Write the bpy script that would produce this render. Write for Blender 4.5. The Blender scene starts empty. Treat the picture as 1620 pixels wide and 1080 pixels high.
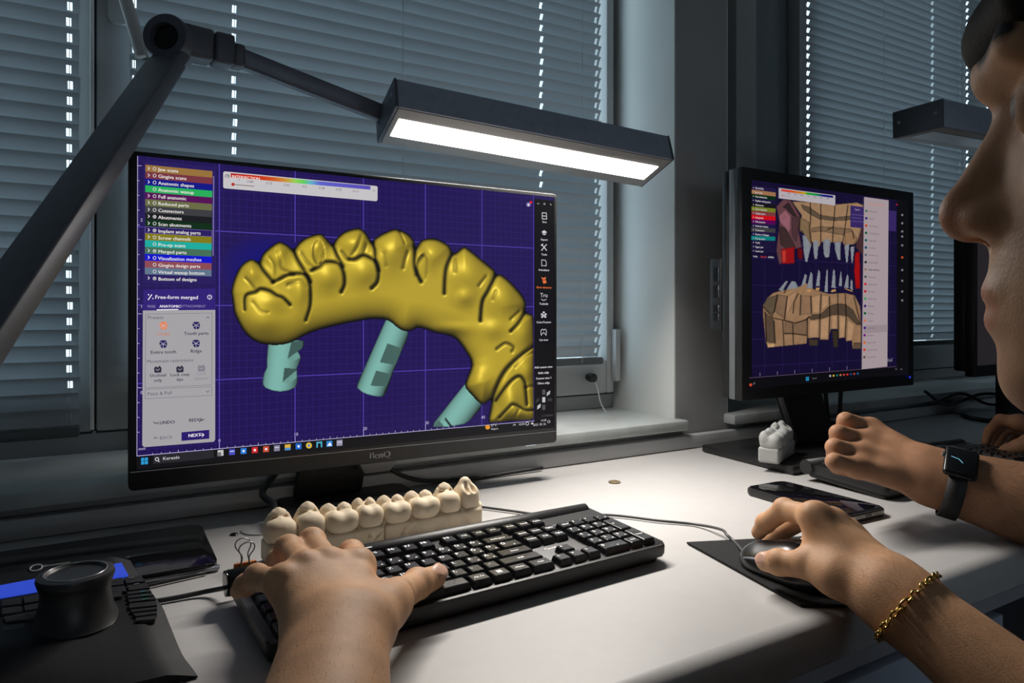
import bpy, bmesh, math, random
import numpy as np
from mathutils import Vector, Matrix, Euler

# ------------------------------------------------------------------ camera, world, exposure
SC = bpy.context.scene
COL = SC.collection
YAW = math.radians(30.5)
CY, SY = math.cos(YAW), math.sin(YAW)
FPX = 1100.0            # focal length in pixels of the 1620 px wide frame
HOR = 492.0             # horizon line
CAMZ = 1.005
DESK = 0.74

cd = bpy.data.cameras.new('camera')
cam = bpy.data.objects.new('camera', cd)
COL.objects.link(cam)
cam.location = (0, 0, CAMZ)
cam.rotation_euler = (math.pi / 2, 0, -YAW)
cd.sensor_width = 36
cd.lens = 36 * FPX / 1620
cd.shift_y = (HOR - 540) / 1620
cd.clip_start = 0.01
SC.camera = cam

world = bpy.data.worlds.new('overcast_sky')
SC.world = world
world.use_nodes = True
bg = world.node_tree.nodes['Background']
bg.inputs[0].default_value = (0.72, 0.87, 1.0, 1)
bg.inputs[1].default_value = 2.25

SC.view_settings.view_transform = 'Standard'
SC.view_settings.look = 'None'
SC.view_settings.exposure = 0.0
SC.view_settings.gamma = 1.0
SC.view_settings.use_curve_mapping = False
LAMP_POWER = 4.5

# ------------------------------------------------------------------ coordinates
def W(x, z, up):
    """right / forward / up measured from the camera stand -> world"""
    return Vector((CY * x + SY * z, -SY * x + CY * z, CAMZ + up))
def P(px, py, z):
    return W((px - 810) / FPX * z, z, (HOR - py) / FPX * z)
def onY(px, py, Y):
    r = (px - 810) / FPX
    return P(px, py, Y / (CY - r * SY))
def onZ(px, py, Z):
    return P(px, py, (CAMZ - Z) * FPX / (py - HOR))

# ------------------------------------------------------------------ materials
def lin(c):
    return tuple((v / 255 / 12.92 if v / 255 <= 0.04045 else ((v / 255 + 0.055) / 1.055) ** 2.4) for v in c)
MATS = {}
def mat(name, rgb, rough=0.5, metal=0.0, var=0.06, scale=40.0, bump=0.0, bscale=None, spec=0.5, coat=0.0, rvar=0.0, detail=4.0):
    """procedural surface: base colour broken up by noise, optional fine relief; rgb is linear"""
    if name in MATS: return MATS[name]
    m = bpy.data.materials.new(name); m.use_nodes = True
    nt = m.node_tree; b = nt.nodes['Principled BSDF']
    b.inputs['Roughness'].default_value = rough
    b.inputs['Metallic'].default_value = metal
    b.inputs['Specular IOR Level'].default_value = spec
    b.inputs['Coat Weight'].default_value = coat
    tc = nt.nodes.new('ShaderNodeTexCoord')
    n = nt.nodes.new('ShaderNodeTexNoise'); n.inputs['Scale'].default_value = scale; n.inputs['Detail'].default_value = detail
    nt.links.new(tc.outputs['Object'], n.inputs['Vector'])
    r = nt.nodes.new('ShaderNodeValToRGB')
    r.color_ramp.elements[0].position = 0.3; r.color_ramp.elements[1].position = 0.7
    r.color_ramp.elements[0].color = tuple(max(0, c * (1 - var)) for c in rgb) + (1,)
    r.color_ramp.elements[1].color = tuple(min(1, c * (1 + var)) for c in rgb) + (1,)
    nt.links.new(n.outputs['Fac'], r.inputs['Fac'])
    nt.links.new(r.outputs['Color'], b.inputs['Base Color'])
    if rvar:
        mr = nt.nodes.new('ShaderNodeMapRange')
        mr.inputs['To Min'].default_value = max(0.02, rough - rvar); mr.inputs['To Max'].default_value = min(1, rough + rvar)
        nt.links.new(n.outputs['Fac'], mr.inputs['Value']); nt.links.new(mr.outputs['Result'], b.inputs['Roughness'])
    if bump:
        n2 = nt.nodes.new('ShaderNodeTexNoise'); n2.inputs['Scale'].default_value = bscale or scale * 8; n2.inputs['Detail'].default_value = 6
        nt.links.new(tc.outputs['Object'], n2.inputs['Vector'])
        bp = nt.nodes.new('ShaderNodeBump'); bp.inputs['Strength'].default_value = bump; bp.inputs['Distance'].default_value = 0.001
        nt.links.new(n2.outputs['Fac'], bp.inputs['Height']); nt.links.new(bp.outputs['Normal'], b.inputs['Normal'])
    MATS[name] = m
    return m
def glow(name, srgb, strength=1.0, rough=0.36, spec=0.28):
    """lit display pixels behind a satin screen surface"""
    if name in MATS: return MATS[name]
    m = bpy.data.materials.new(name); m.use_nodes = True
    b = m.node_tree.nodes['Principled BSDF']
    b.inputs['Base Color'].default_value = (0.006, 0.006, 0.007, 1)
    b.inputs['Roughness'].default_value = rough
    b.inputs['Specular IOR Level'].default_value = spec
    b.inputs['Emission Color'].default_value = lin(srgb) + (1,)
    b.inputs['Emission Strength'].default_value = strength
    MATS[name] = m
    return m
_g = {}
def G(r, g, b, s=1.0):
    k = (r, g, b, s)
    if k not in _g: _g[k] = glow('display_colour_%d_%d_%d' % (r, g, b), (r, g, b), s)
    return _g[k]
def glow_attr(name, strength=1.0):
    m = glow(name, (0, 0, 0), strength)
    nt = m.node_tree
    a = nt.nodes.new('ShaderNodeAttribute'); a.attribute_name = 'picture'
    nt.links.new(a.outputs['Color'], nt.nodes['Principled BSDF'].inputs['Emission Color'])
    return m

# ------------------------------------------------------------------ mesh helpers
def tag(o, label=None, cat=None, group=None, kind=None):
    if label: o['label'] = label
    if cat: o['category'] = cat
    if group: o['group'] = group
    if kind: o['kind'] = kind
    return o
def empty(name, loc=(0, 0, 0), rot=(0, 0, 0), **kw):
    o = bpy.data.objects.new(name, None); COL.objects.link(o)
    o.location = loc; o.rotation_euler = rot; o.empty_display_size = 0.02
    return tag(o, **kw)
def pm(o):
    """world matrix of an (unscaled) object built here"""
    m = Matrix.Identity(4)
    while o is not None:
        m = (Matrix.Translation(o.location) @ o.rotation_euler.to_matrix().to_4x4()) @ m
        o = o.parent
    return m
def obj(name, verts, faces, material, parent=None, smooth=False, world=True, label=None):
    """one mesh object; world=True: the points are world points, else local to the parent"""
    me = bpy.data.meshes.new(name)
    if parent is not None and world:
        inv = pm(parent).inverted()
        verts = [inv @ Vector(v) for v in verts]
    me.from_pydata([tuple(v) for v in verts], [], [tuple(f) for f in faces])
    if smooth: me.shade_smooth()
    if material: me.materials.append(material)
    me.update()
    o = bpy.data.objects.new(name, me); COL.objects.link(o)
    if parent is not None: o.parent = parent
    if label: o['label'] = label
    return o
def obj_bm(name, bm, material, parent=None, smooth=False, world=True, label=None):
    me = bpy.data.meshes.new(name)
    if parent is not None and world:
        bmesh.ops.transform(bm, matrix=pm(parent).inverted(), verts=bm.verts)
    bmesh.ops.recalc_face_normals(bm, faces=bm.faces)
    bm.to_mesh(me); bm.free()
    if smooth:
        me.shade_smooth()
        try: me.set_sharp_from_angle(angle=math.radians(38))
        except Exception: pass
    if material: me.materials.append(material)
    o = bpy.data.objects.new(name, me); COL.objects.link(o)
    if parent is not None: o.parent = parent
    if label: o['label'] = label
    return o
def share(src, name, parent, loc=(0, 0, 0), rot=(0, 0, 0)):
    o = bpy.data.objects.new(name, src.data); COL.objects.link(o)
    o.parent = parent; o.location = loc; o.rotation_euler = rot
    return o
def clone(root, loc, rotz=None):
    r = root.copy(); COL.objects.link(r); r.location = loc
    if rotz is not None: r.rotation_euler = (root.rotation_euler[0], root.rotation_euler[1], rotz)
    for ch in list(root.children):
        c = ch.copy(); COL.objects.link(c); c.parent = r
        for g in list(ch.children):
            d = g.copy(); COL.objects.link(d); d.parent = c
    return r
def bev(bm, w, seg=2):
    if w > 0:
        bmesh.ops.bevel(bm, geom=list(bm.edges), offset=w, segments=seg, profile=0.5, affect='EDGES', clamp_overlap=True)
def hexa(bm, pts):
    """8 corners: bottom 4 then top 4, same turn"""
    v = [bm.verts.new(p) for p in pts]
    for f in ((0, 3, 2, 1), (4, 5, 6, 7), (0, 1, 5, 4), (1, 2, 6, 5), (2, 3, 7, 6), (3, 0, 4, 7)):
        bm.faces.new([v[i] for i in f])
def add_box(bm, x0, x1, y0, y1, z0, z1):
    hexa(bm, [(x0, y0, z0), (x1, y0, z0), (x1, y1, z0), (x0, y1, z0), (x0, y0, z1), (x1, y0, z1), (x1, y1, z1), (x0, y1, z1)])
def box(name, x0, x1, y0, y1, z0, z1, material, parent=None, b=0.0, seg=2, world=True, label=None):
    bm = bmesh.new(); add_box(bm, x0, x1, y0, y1, z0, z1); bev(bm, b, seg)
    return obj_bm(name, bm, material, parent, b > 0, world, label)
def frame_box(name, O, a, b_, c, material, parent=None, bw=0.0, seg=2, label=None):
    """box from corner O and three edge vectors (world)"""
    bm = bmesh.new(); O, a, b_, c = map(Vector, (O, a, b_, c))
    hexa(bm, [O, O + a, O + a + b_, O + b_, O + c, O + a + c, O + a + b_ + c, O + b_ + c]); bev(bm, bw, seg)
    return obj_bm(name, bm, material, parent, bw > 0, True, label)
def prism(name, outline, z0, z1, material, parent=None, b=0.0, seg=2, world=True, smooth=None, label=None):
    bm = bmesh.new()
    n = len(outline)
    lo = [bm.verts.new((p[0], p[1], z0 if not callable(z0) else z0(p))) for p in outline]
    hi = [bm.verts.new((p[0], p[1], z1 if not callable(z1) else z1(p))) for p in outline]
    bm.faces.new(lo[::-1]); bm.faces.new(hi)
    for i in range(n):
        j = (i + 1) % n; bm.faces.new((lo[i], lo[j], hi[j], hi[i]))
    if b > 0:
        e = [x for x in bm.edges if all(v in set(hi) for v in x.verts)] + [x for x in bm.edges if all(v in set(lo) for v in x.verts)]
        bmesh.ops.bevel(bm, geom=e, offset=b, segments=seg, profile=0.5, affect='EDGES', clamp_overlap=True)
    return obj_bm(name, bm, material, parent, (b > 0) if smooth is None else smooth, world, label)
def rrect(x0, x1, y0, y1, r, n=6):
    out = []
    for cx, cy, a0 in ((x1 - r, y1 - r, 0), (x0 + r, y1 - r, 90), (x0 + r, y0 + r, 180), (x1 - r, y0 + r, 270)):
        for i in range(n + 1):
            a = math.radians(a0 + 90 * i / n); out.append((cx + r * math.cos(a), cy + r * math.sin(a)))
    return out
def catmull(pts, n=8):
    pts = [Vector(p) for p in pts]
    Q = [pts[0] * 2 - pts[1]] + pts + [pts[-1] * 2 - pts[-2]]
    out = []
    for i in range(1, len(Q) - 2):
        for k in range(n):
            t = k / n
            p0, p1, p2, p3 = Q[i - 1], Q[i], Q[i + 1], Q[i + 2]
            out.append(0.5 * ((2 * p1) + (p2 - p0) * t + (2 * p0 - 5 * p1 + 4 * p2 - p3) * t * t + (3 * p1 - p0 - 3 * p2 + p3) * t ** 3))
    out.append(pts[-1])
    return out
def tube_geo(pts, r, n=10, closed=False):
    pts = [Vector(p) for p in pts]
    V, F = [], []
    m = len(pts)
    up = Vector((0, 0, 1))
    prev = None
    for i, p in enumerate(pts):
        if closed: t = pts[(i + 1) % m] - pts[i - 1]
        else: t = (pts[min(i + 1, m - 1)] - pts[max(i - 1, 0)])
        t.normalize()
        if prev is None:
            a = t.orthogonal().normalized()
        else:
            a = (prev - t * prev.dot(t)).normalized()
        prev = a
        b = t.cross(a)
        rr = r[i] if isinstance(r, (list, tuple)) else r
        for k in range(n):
            an = 2 * math.pi * k / n
            V.append(p + (a * math.cos(an) + b * math.sin(an)) * rr)
    for i in range(m if closed else m - 1):
        j = (i + 1) % m
        for k in range(n):
            l = (k + 1) % n
            F.append((i * n + k, i * n + l, j * n + l, j * n + k))
    if not closed:
        F.append(tuple(range(n))[::-1]); F.append(tuple((m - 1) * n + k for k in range(n)))
    return V, F
def tube(name, pts, r, material, parent=None, n=10, world=True, closed=False, label=None):
    V, F = tube_geo(pts, r, n, closed)
    return obj(name, V, F, material, parent, True, world, label)
def lathe(name, profile, c, material, parent=None, n=40, axis=(0, 0, 1), world=True, label=None):
    """profile: (radius, height) pairs around the axis through c"""
    ax = Vector(axis).normalized(); a = ax.orthogonal().normalized(); b = ax.cross(a); c = Vector(c)
    V, F = [], []
    for (r, h) in profile:
        for k in range(n):
            an = 2 * math.pi * k / n
            V.append(c + ax * h + (a * math.cos(an) + b * math.sin(an)) * max(r, 1e-5))
    for i in range(len(profile) - 1):
        for k in range(n):
            l = (k + 1) % n
            F.append((i * n + k, i * n + l, (i + 1) * n + l, (i + 1) * n + k))
    F.append(tuple(range(n))[::-1]); F.append(tuple((len(profile) - 1) * n + k for k in range(n)))
    o = obj(name, V, F, material, parent, True, world, label)
    try: o.data.set_sharp_from_angle(angle=math.radians(40))
    except Exception: pass
    return o
_txt = {}
def text_geo(s, size=1.0):
    """flat lettering: points (x to the right, y up, baseline at 0) and faces, width"""
    if s not in _txt:
        cu = bpy.data.curves.new('lettering', 'FONT'); cu.body = s; cu.size = 1.0; cu.resolution_u = 2
        to = bpy.data.objects.new('lettering', cu); COL.objects.link(to)
        me = bpy.data.meshes.new_from_object(to)
        V = [(v.co.x, v.co.y) for v in me.vertices]; F = [tuple(p.vertices) for p in me.polygons]
        bpy.data.objects.remove(to); bpy.data.curves.remove(cu); bpy.data.meshes.remove(me)
        _txt[s] = (V, F, max([v[0] for v in V] + [0.01]))
    V, F, w = _txt[s]
    return [(x * size, y * size) for x, y in V], F, w * size
def letter(name, s, O, ux, uy, size, material, parent=None, align='l', world=True, bold=0.0):
    V, F, w = text_geo(s, size)
    O, ux, uy = Vector(O), Vector(ux), Vector(uy)
    dx = 0 if align == 'l' else (-w / 2 if align == 'c' else -w)
    VV = [O + ux * (x + dx) + uy * y for x, y in V]
    FF = list(F)
    if bold:
        n = len(VV); VV = VV + [v + ux * bold for v in VV]; FF = FF + [tuple(i + n for i in f) for f in F]
    return obj(name, VV, FF, material, parent, False, world)

# ------------------------------------------------------------------ organic surfaces: blended solids -> one closed mesh
def smin(a, b, k):
    if k <= 0: return np.minimum(a, b)
    h = np.clip(0.5 + 0.5 * (b - a) / k, 0, 1)
    return b + (a - b) * h - k * h * (1 - h)
def C(a, b, ra, rb): return ('c', np.array(a, float), np.array(b, float), float(ra), float(rb))
def E(c, r, R=None):
    """ellipsoid, radii along the rows of R (world axes by default)"""
    r = (r, r, r) if isinstance(r, (int, float)) else r
    return ('e', np.array(c, float), np.array(r, float), np.eye(3) if R is None else np.array([list(x) for x in R], float))
def BX(c, hs, rnd, R=None): return ('b', np.array(c, float), np.array(hs, float), float(rnd), np.eye(3) if R is None else np.array([list(x) for x in R], float))
def prim_d(p, X):
    if p[0] == 'c':
        _, a, b, ra, rb = p
        ba = b - a; L2 = max(float(ba @ ba), 1e-12)
        q = X - a; t = (q @ ba) / L2; np.minimum(t, 1, out=t); np.maximum(t, 0, out=t)
        q -= t[:, None] * ba
        return np.sqrt(np.einsum('ij,ij->i', q, q)) - (ra + (rb - ra) * t)
    if p[0] == 'e':
        _, c, r, R = p
        q = (X - c) @ R.T
        q = q / r; k0 = np.sqrt(np.einsum('ij,ij->i', q, q)); q = q / r; k1 = np.sqrt(np.einsum('ij,ij->i', q, q))
        return np.where(k1 > 1e-9, k0 * (k0 - 1) / np.maximum(k1, 1e-9), -r.min())
    _, c, hs, rnd, R = p
    q = np.abs((X - c) @ R.T) - hs + rnd
    return np.linalg.norm(np.maximum(q, 0), axis=1) + np.minimum(q.max(axis=1), 0) - rnd
def prim_bb(p):
    if p[0] == 'c':
        r = max(p[3], p[4]); return np.minimum(p[1], p[2]) - r, np.maximum(p[1], p[2]) + r
    r = np.linalg.norm(p[2]) if p[0] == 'b' else p[2].max()
    return p[1] - r, p[1] + r
def blend(groups, h, B=8):
    """groups: (op, k_join, k_inside, prims); op 'u' adds, 's' cuts, 'r' ripples (prims: centre, axis, reach, wavelength, amplitude).
    Sparse surface nets on a lattice of step h."""
    pr = [(gi, p) for gi, g in enumerate(groups) if g[0] != 'r' for p in g[3]]
    bb = [prim_bb(p) for gi, p in pr if groups[gi][0] == 'u']
    lo = np.min([b[0] for b in bb], axis=0) - 4 * h; hi = np.max([b[1] for b in bb], axis=0) + 4 * h
    nb = np.ceil((hi - lo) / (h * B)).astype(int) + 1
    gx, gy, gz = np.meshgrid(*[np.arange(n) for n in nb], indexing='ij')
    blocks = np.stack([gx.ravel(), gy.ravel(), gz.ravel()], 1)
    cen = lo + (blocks + 0.5) * h * B
    rad = 0.5 * math.sqrt(3) * h * B
    kmax = max([g[1] for g in groups] + [g[2] for g in groups if g[0] != 'r'])
    D = np.stack([prim_d(p, cen) for gi, p in pr], 1)
    isu = np.array([groups[gi][0] == 'u' for gi, p in pr])
    dmin = D[:, isu].min(axis=1)
    keep = np.abs(dmin) < rad * 1.6 + kmax * 1.2
    deep = dmin < -(rad * 1.6 + kmax)
    blocks, D = blocks[keep & ~deep], D[keep & ~deep]
    l = np.arange(B + 1)
    ox, oy, oz = np.meshgrid(l, l, l, indexing='ij')
    off = np.stack([ox.ravel(), oy.ravel(), oz.ravel()], 1)
    nx, ny, nz = (nb * B + 2)
    val_l, cell_l, edges = [], [], []
    corners = [(i, j, k) for i in (0, 1) for j in (0, 1) for k in (0, 1)]
    coff = np.array([(i * (B + 1) + j) * (B + 1) + k for i, j, k in corners])
    by_g = [[qi for qi, (pg, p) in enumerate(pr) if pg == gi] for gi in range(len(groups))]
    for bi in range(len(blocks)):
        use = D[bi] < rad * 1.15 + kmax
        if not (use & isu).any(): continue
        base = blocks[bi] * B
        X = lo + (base + off) * h
        f = None
        for gi, g in enumerate(groups):
            if g[0] == 'r':
                if f is None: continue
                for (c, ax, reach, wl, amp) in g[3]:
                    q = X - c
                    dd = np.linalg.norm(q, axis=1)
                    if dd.min() < reach * 1.5:
                        f = f + amp * np.cos(2 * math.pi * (q @ ax) / wl) * np.clip(1 - dd / reach, 0, 1)
                continue
            d = None
            for qi in by_g[gi]:
                if use[qi]:
                    v = prim_d(pr[qi][1], X); d = v if d is None else smin(d, v, g[2])
            if d is None: continue
            if g[0] == 'u': f = d if f is None else smin(f, d, g[1])
            elif f is not None: f = -smin(-f, d, g[1])
        if f is None: continue
        s = f < 0
        if s.all() or not s.any(): continue
        Fg = f.reshape(B + 1, B + 1, B + 1); S = s.reshape(B + 1, B + 1, B + 1)
        S8 = S.astype(np.int8)
        cnt = S8[:-1] + S8[1:]; cnt = cnt[:, :-1] + cnt[:, 1:]; cnt = cnt[:, :, :-1] + cnt[:, :, 1:]
        ai = np.argwhere((cnt > 0) & (cnt < 8))
        if not len(ai): continue
        lin_ = (ai[:, 0] * (B + 1) + ai[:, 1]) * (B + 1) + ai[:, 2]
        val_l.append(f[lin_[:, None] + coff[None, :]])
        cell_l.append(base + ai)
        for ax in range(3):
            sl0 = [slice(0, B)] * 3; sl1 = [slice(0, B)] * 3; sl1[ax] = slice(1, B + 1)
            A, Bv = S[tuple(sl0)], S[tuple(sl1)]
            e = np.argwhere(A != Bv)
            if len(e): edges.append((ax, base + e, A[A != Bv]))
    val = np.concatenate(val_l); cell = np.concatenate(cell_l)
    acc = np.zeros((len(val), 3)); ne = np.zeros(len(val))
    for qa, ca_ in enumerate(corners):
        for ax in range(3):
            if ca_[ax] == 1: continue
            cb__ = list(ca_); cb__[ax] = 1; qb = corners.index(tuple(cb__))
            fa, fb = val[:, qa], val[:, qb]
            cr = (fa < 0) != (fb < 0)
            t = np.where(cr, fa / np.where(fa == fb, 1, fa - fb), 0)
            for q in range(3): acc[:, q] += np.where(cr, ca_[q] + (t if q == ax else 0), 0)
            ne += cr
    vv = lo + (cell + acc / np.maximum(ne, 1)[:, None]) * h
    ids = (cell[:, 0] * ny + cell[:, 1]) * nz + cell[:, 2]
    order = np.argsort(ids); ids = ids[order]; vv = vv[order]
    faces = []
    for ax, e, sgn in edges:
        u, w = [(1, 2), (2, 0), (0, 1)][ax]
        q = []
        for du, dw in ((0, 0), (-1, 0), (-1, -1), (0, -1)):
            c = e.copy(); c[:, u] += du; c[:, w] += dw
            i = (c[:, 0] * ny + c[:, 1]) * nz + c[:, 2]
            k = np.clip(np.searchsorted(ids, i), 0, len(ids) - 1)
            q.append(np.where(ids[k] == i, k, -1))
        q = np.stack(q, 1); ok = (q >= 0).all(axis=1)
        q, sg = q[ok], sgn[ok]
        faces.append(np.where(sg[:, None], q, q[:, ::-1]))
    return vv, np.concatenate(faces)
def relax(v, f, it=2, w=0.5):
    for _ in range(it):
        acc = np.zeros_like(v); n = np.zeros(len(v))
        for a, b in ((0, 1), (1, 2), (2, 3), (3, 0)):
            for i, j in ((f[:, a], f[:, b]), (f[:, b], f[:, a])):
                np.add.at(acc, i, v[j]); np.add.at(n, i, 1)
        v = v * (1 - w) + w * acc / np.maximum(n, 1)[:, None]
    return v
def organic(name, groups, h, material, parent=None, tints=None, it=1, label=None):
    v, f = blend(groups, h)
    if it: v = relax(v, f, it)
    me = bpy.data.meshes.new(name)
    if parent is not None:
        M = np.array(pm(parent).inverted()); v = v @ M[:3, :3].T + M[:3, 3]
    me.vertices.add(len(v)); me.vertices.foreach_set('co', v.astype(np.float32).ravel())
    me.loops.add(len(f) * 4); me.loops.foreach_set('vertex_index', f.astype(np.int32).ravel())
    me.polygons.add(len(f)); me.polygons.foreach_set('loop_start', np.arange(0, len(f) * 4, 4, dtype=np.int32))
    me.update(calc_edges=True); me.validate(); me.shade_smooth()
    if tints is not None:
        col = np.zeros((len(me.vertices), 4), np.float32); col[:, 3] = 1
        co = np.empty(len(me.vertices) * 3, np.float32); me.vertices.foreach_get('co', co); co = co.reshape(-1, 3)
        if parent is not None:
            M = np.array(pm(parent)); co = co @ M[:3, :3].T + M[:3, 3]
        for ch, p, soft in tints:
            d = prim_d(p, co); col[:, ch] = np.maximum(col[:, ch], np.clip(0.5 - d / soft, 0, 1))
        a = me.attributes.new('tint', 'FLOAT_COLOR', 'POINT'); a.data.foreach_set('color', col.ravel())
    me.materials.append(material)
    o = bpy.data.objects.new(name, me); COL.objects.link(o)
    if parent is not None: o.parent = parent
    if label: o['label'] = label
    return o

# ------------------------------------------------------------------ surfaces
M_wall = mat('painted_wall', (0.30, 0.305, 0.31), 0.7, var=0.05, scale=9, bump=0.15, bscale=120)
M_reveal = mat('white_reveal_paint', (0.62, 0.64, 0.63), 0.65, var=0.04, scale=7, bump=0.12, bscale=90)
M_ceil = mat('ceiling_paint', (0.55, 0.55, 0.54), 0.8, var=0.03, scale=6)
M_floor = mat('grey_lino', (0.13, 0.13, 0.135), 0.5, var=0.15, scale=14, bump=0.1)
M_frame = mat('white_plastic_frame', (0.42, 0.43, 0.43), 0.4, var=0.03, scale=12)
M_sill = mat('sill_stone', (0.40, 0.43, 0.43), 0.35, var=0.10, scale=22, rvar=0.08)
M_seal = mat('black_seal', (0.02, 0.02, 0.02), 0.6)
M_desk = mat('white_laminate', (0.47, 0.46, 0.455), 0.42, var=0.02, scale=60, bump=0.05, bscale=900, spec=0.4)
M_deskedge = mat('grey_desk_edge', (0.40, 0.39, 0.42), 0.45, var=0.03, scale=30)
M_cab = mat('pale_blue_cabinet', (0.42, 0.46, 0.56), 0.5, var=0.04, scale=16)
M_alu = mat('brushed_aluminium', (0.30, 0.32, 0.36), 0.38, 0.85, var=0.08, scale=60, bump=0.05, bscale=500)
M_lamp = mat('anthracite_anodised', (0.30, 0.335, 0.41), 0.42, 0.2, var=0.06, scale=80, bump=0.06, bscale=700)
M_joint = mat('dark_lamp_plastic', (0.085, 0.09, 0.11), 0.42, 0.2, var=0.08, scale=60, bump=0.08, bscale=1500)
M_black = mat('black_plastic', (0.012, 0.012, 0.013), 0.42, var=0.15, scale=90, bump=0.08, bscale=1600)
M_gloss = mat('gloss_black', (0.006, 0.006, 0.007), 0.12, var=0.1, scale=30)
M_cable = mat('black_cable', (0.012, 0.012, 0.013), 0.5)
M_grey = mat('grey_plastic', (0.16, 0.165, 0.17), 0.4, var=0.05, scale=50)
M_white = mat('white_print', (0.8, 0.8, 0.78), 0.5, var=0.02)
M_cord = mat('blind_cord', (0.55, 0.58, 0.58), 0.7, var=0.05, scale=300)

def slat_material():
    m = bpy.data.materials.new('blind_slat_lacquer'); m.use_nodes = True
    nt = m.node_tree; nt.nodes.clear()
    out = nt.nodes.new('ShaderNodeOutputMaterial')
    tc = nt.nodes.new('ShaderNodeTexCoord')
    n = nt.nodes.new('ShaderNodeTexNoise'); n.inputs['Scale'].default_value = 5; n.inputs['Detail'].default_value = 5
    nt.links.new(tc.outputs['Object'], n.inputs['Vector'])
    r = nt.nodes.new('ShaderNodeValToRGB')
    r.color_ramp.elements[0].color = (0.33, 0.37, 0.40, 1); r.color_ramp.elements[1].color = (0.42, 0.46, 0.49, 1)
    nt.links.new(n.outputs['Fac'], r.inputs['Fac'])
    d = nt.nodes.new('ShaderNodeBsdfPrincipled'); d.inputs['Roughness'].default_value = 0.45
    nt.links.new(r.outputs['Color'], d.inputs['Base Color'])
    t = nt.nodes.new('ShaderNodeBsdfTranslucent'); t.inputs['Color'].default_value = (0.48, 0.54, 0.58, 1)
    mx = nt.nodes.new('ShaderNodeMixShader'); mx.inputs[0].default_value = 0.085
    nt.links.new(d.outputs[0], mx.inputs[1]); nt.links.new(t.outputs[0], mx.inputs[2]); nt.links.new(mx.outputs[0], out.inputs[0])
    return m
M_slat = slat_material()
def pane_material():
    m = bpy.data.materials.new('window_glass'); m.use_nodes = True
    nt = m.node_tree; nt.nodes.clear()
    out = nt.nodes.new('ShaderNodeOutputMaterial')
    t = nt.nodes.new('ShaderNodeBsdfTransparent'); t.inputs[0].default_value = (0.9, 0.94, 0.94, 1)
    g = nt.nodes.new('ShaderNodeBsdfGlossy'); g.inputs['Roughness'].default_value = 0.03
    mx = nt.nodes.new('ShaderNodeMixShader')
    mx.inputs[0].default_value = .06; nt.links.new(t.outputs[0], mx.inputs[1]); nt.links.new(g.outputs[0], mx.inputs[2]); nt.links.new(mx.outputs[0], out.inputs[0])
    return m
M_pane = pane_material()

# ------------------------------------------------------------------ room
YW, YO = 1.0, 1.30            # wall face, outer face
X0, X1, YB, ZC = -1.7, 4.2, -3.3, 2.7
SILL = 0.797
WZ1 = 2.15
W1a, W1b = -1.45, 0.957       # window 1 opening
W2a, W2b = 1.098, 3.45        # window 2 opening
def struct(o): o['kind'] = 'structure'; return o
struct(box('floor', X0 - .2, X1 + .2, YB - .2, YO, -.06, 0, M_floor))
struct(box('ceiling', X0 - .2, X1 + .2, YB - .2, YO, ZC, ZC + .1, M_ceil))
struct(box('wall_left', X0 - .2, X0, YB - .2, YO, 0, ZC, M_wall))
struct(box('wall_right', X1, X1 + .2, YB - .2, YO, 0, ZC, M_wall))
bm = bmesh.new()
for a, b in ((X0, W1a), (W1b, W2a), (W2b, X1)): add_box(bm, a, b, YW, YO, 0, ZC)
for a, b in ((W1a, W1b), (W2a, W2b)):
    add_box(bm, a, b, YW, YO, 0, SILL - .022); add_box(bm, a, b, YW, YO, WZ1, ZC)
wall = struct(obj_bm('wall_back', bm, M_wall))
# plastered reveals of the two windows
for k, (a, b) in enumerate(((W1a, W1b), (W2a, W2b))):
    bm = bmesh.new()
    add_box(bm, b - .003, b, YW + .0005, YO, SILL, WZ1); add_box(bm, a, a + .003, YW + .0005, YO, SILL, WZ1); add_box(bm, a, b, YW + .0005, YO, WZ1 - .003, WZ1)
    r = obj_bm('reveal', bm, M_reveal, wall)
# rear wall out of view; window openings added and sized for faint fill daylight
bm = bmesh.new()
RW = ((-0.7, 0.5), (1.8, 3.0))
for a, b in ((X0, RW[0][0]), (RW[0][1], RW[1][0]), (RW[1][1], X1)): add_box(bm, a, b, YB - .2, YB, 0, ZC)
for a, b in RW:
    add_box(bm, a, b, YB - .2, YB, 0, 1.0); add_box(bm, a, b, YB - .2, YB, 1.75, ZC)
struct(obj_bm('wall_rear', bm, M_wall))

# sills made of slabs
def sill(name, a, b, joints, n):
    s = struct(empty(name, (a, YW, SILL)))
    xs = [a] + joints + [b]
    for i in range(len(xs) - 1):
        box('sill_slab', xs[i] + .0012, xs[i + 1] - .0012, YW - .028, 1.215, SILL - .02, SILL, M_sill, s, 0.004)
    return s
sill('trim_1', W1a + .001, W1b + .010, [-0.62, -0.146], 1)
sill('trim_2', W2a - .01, W2b - .001, [2.2], 2)
struct(box('baseboard_back', X0, X1, YW - .015, YW, 0, .08, M_frame))

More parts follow.
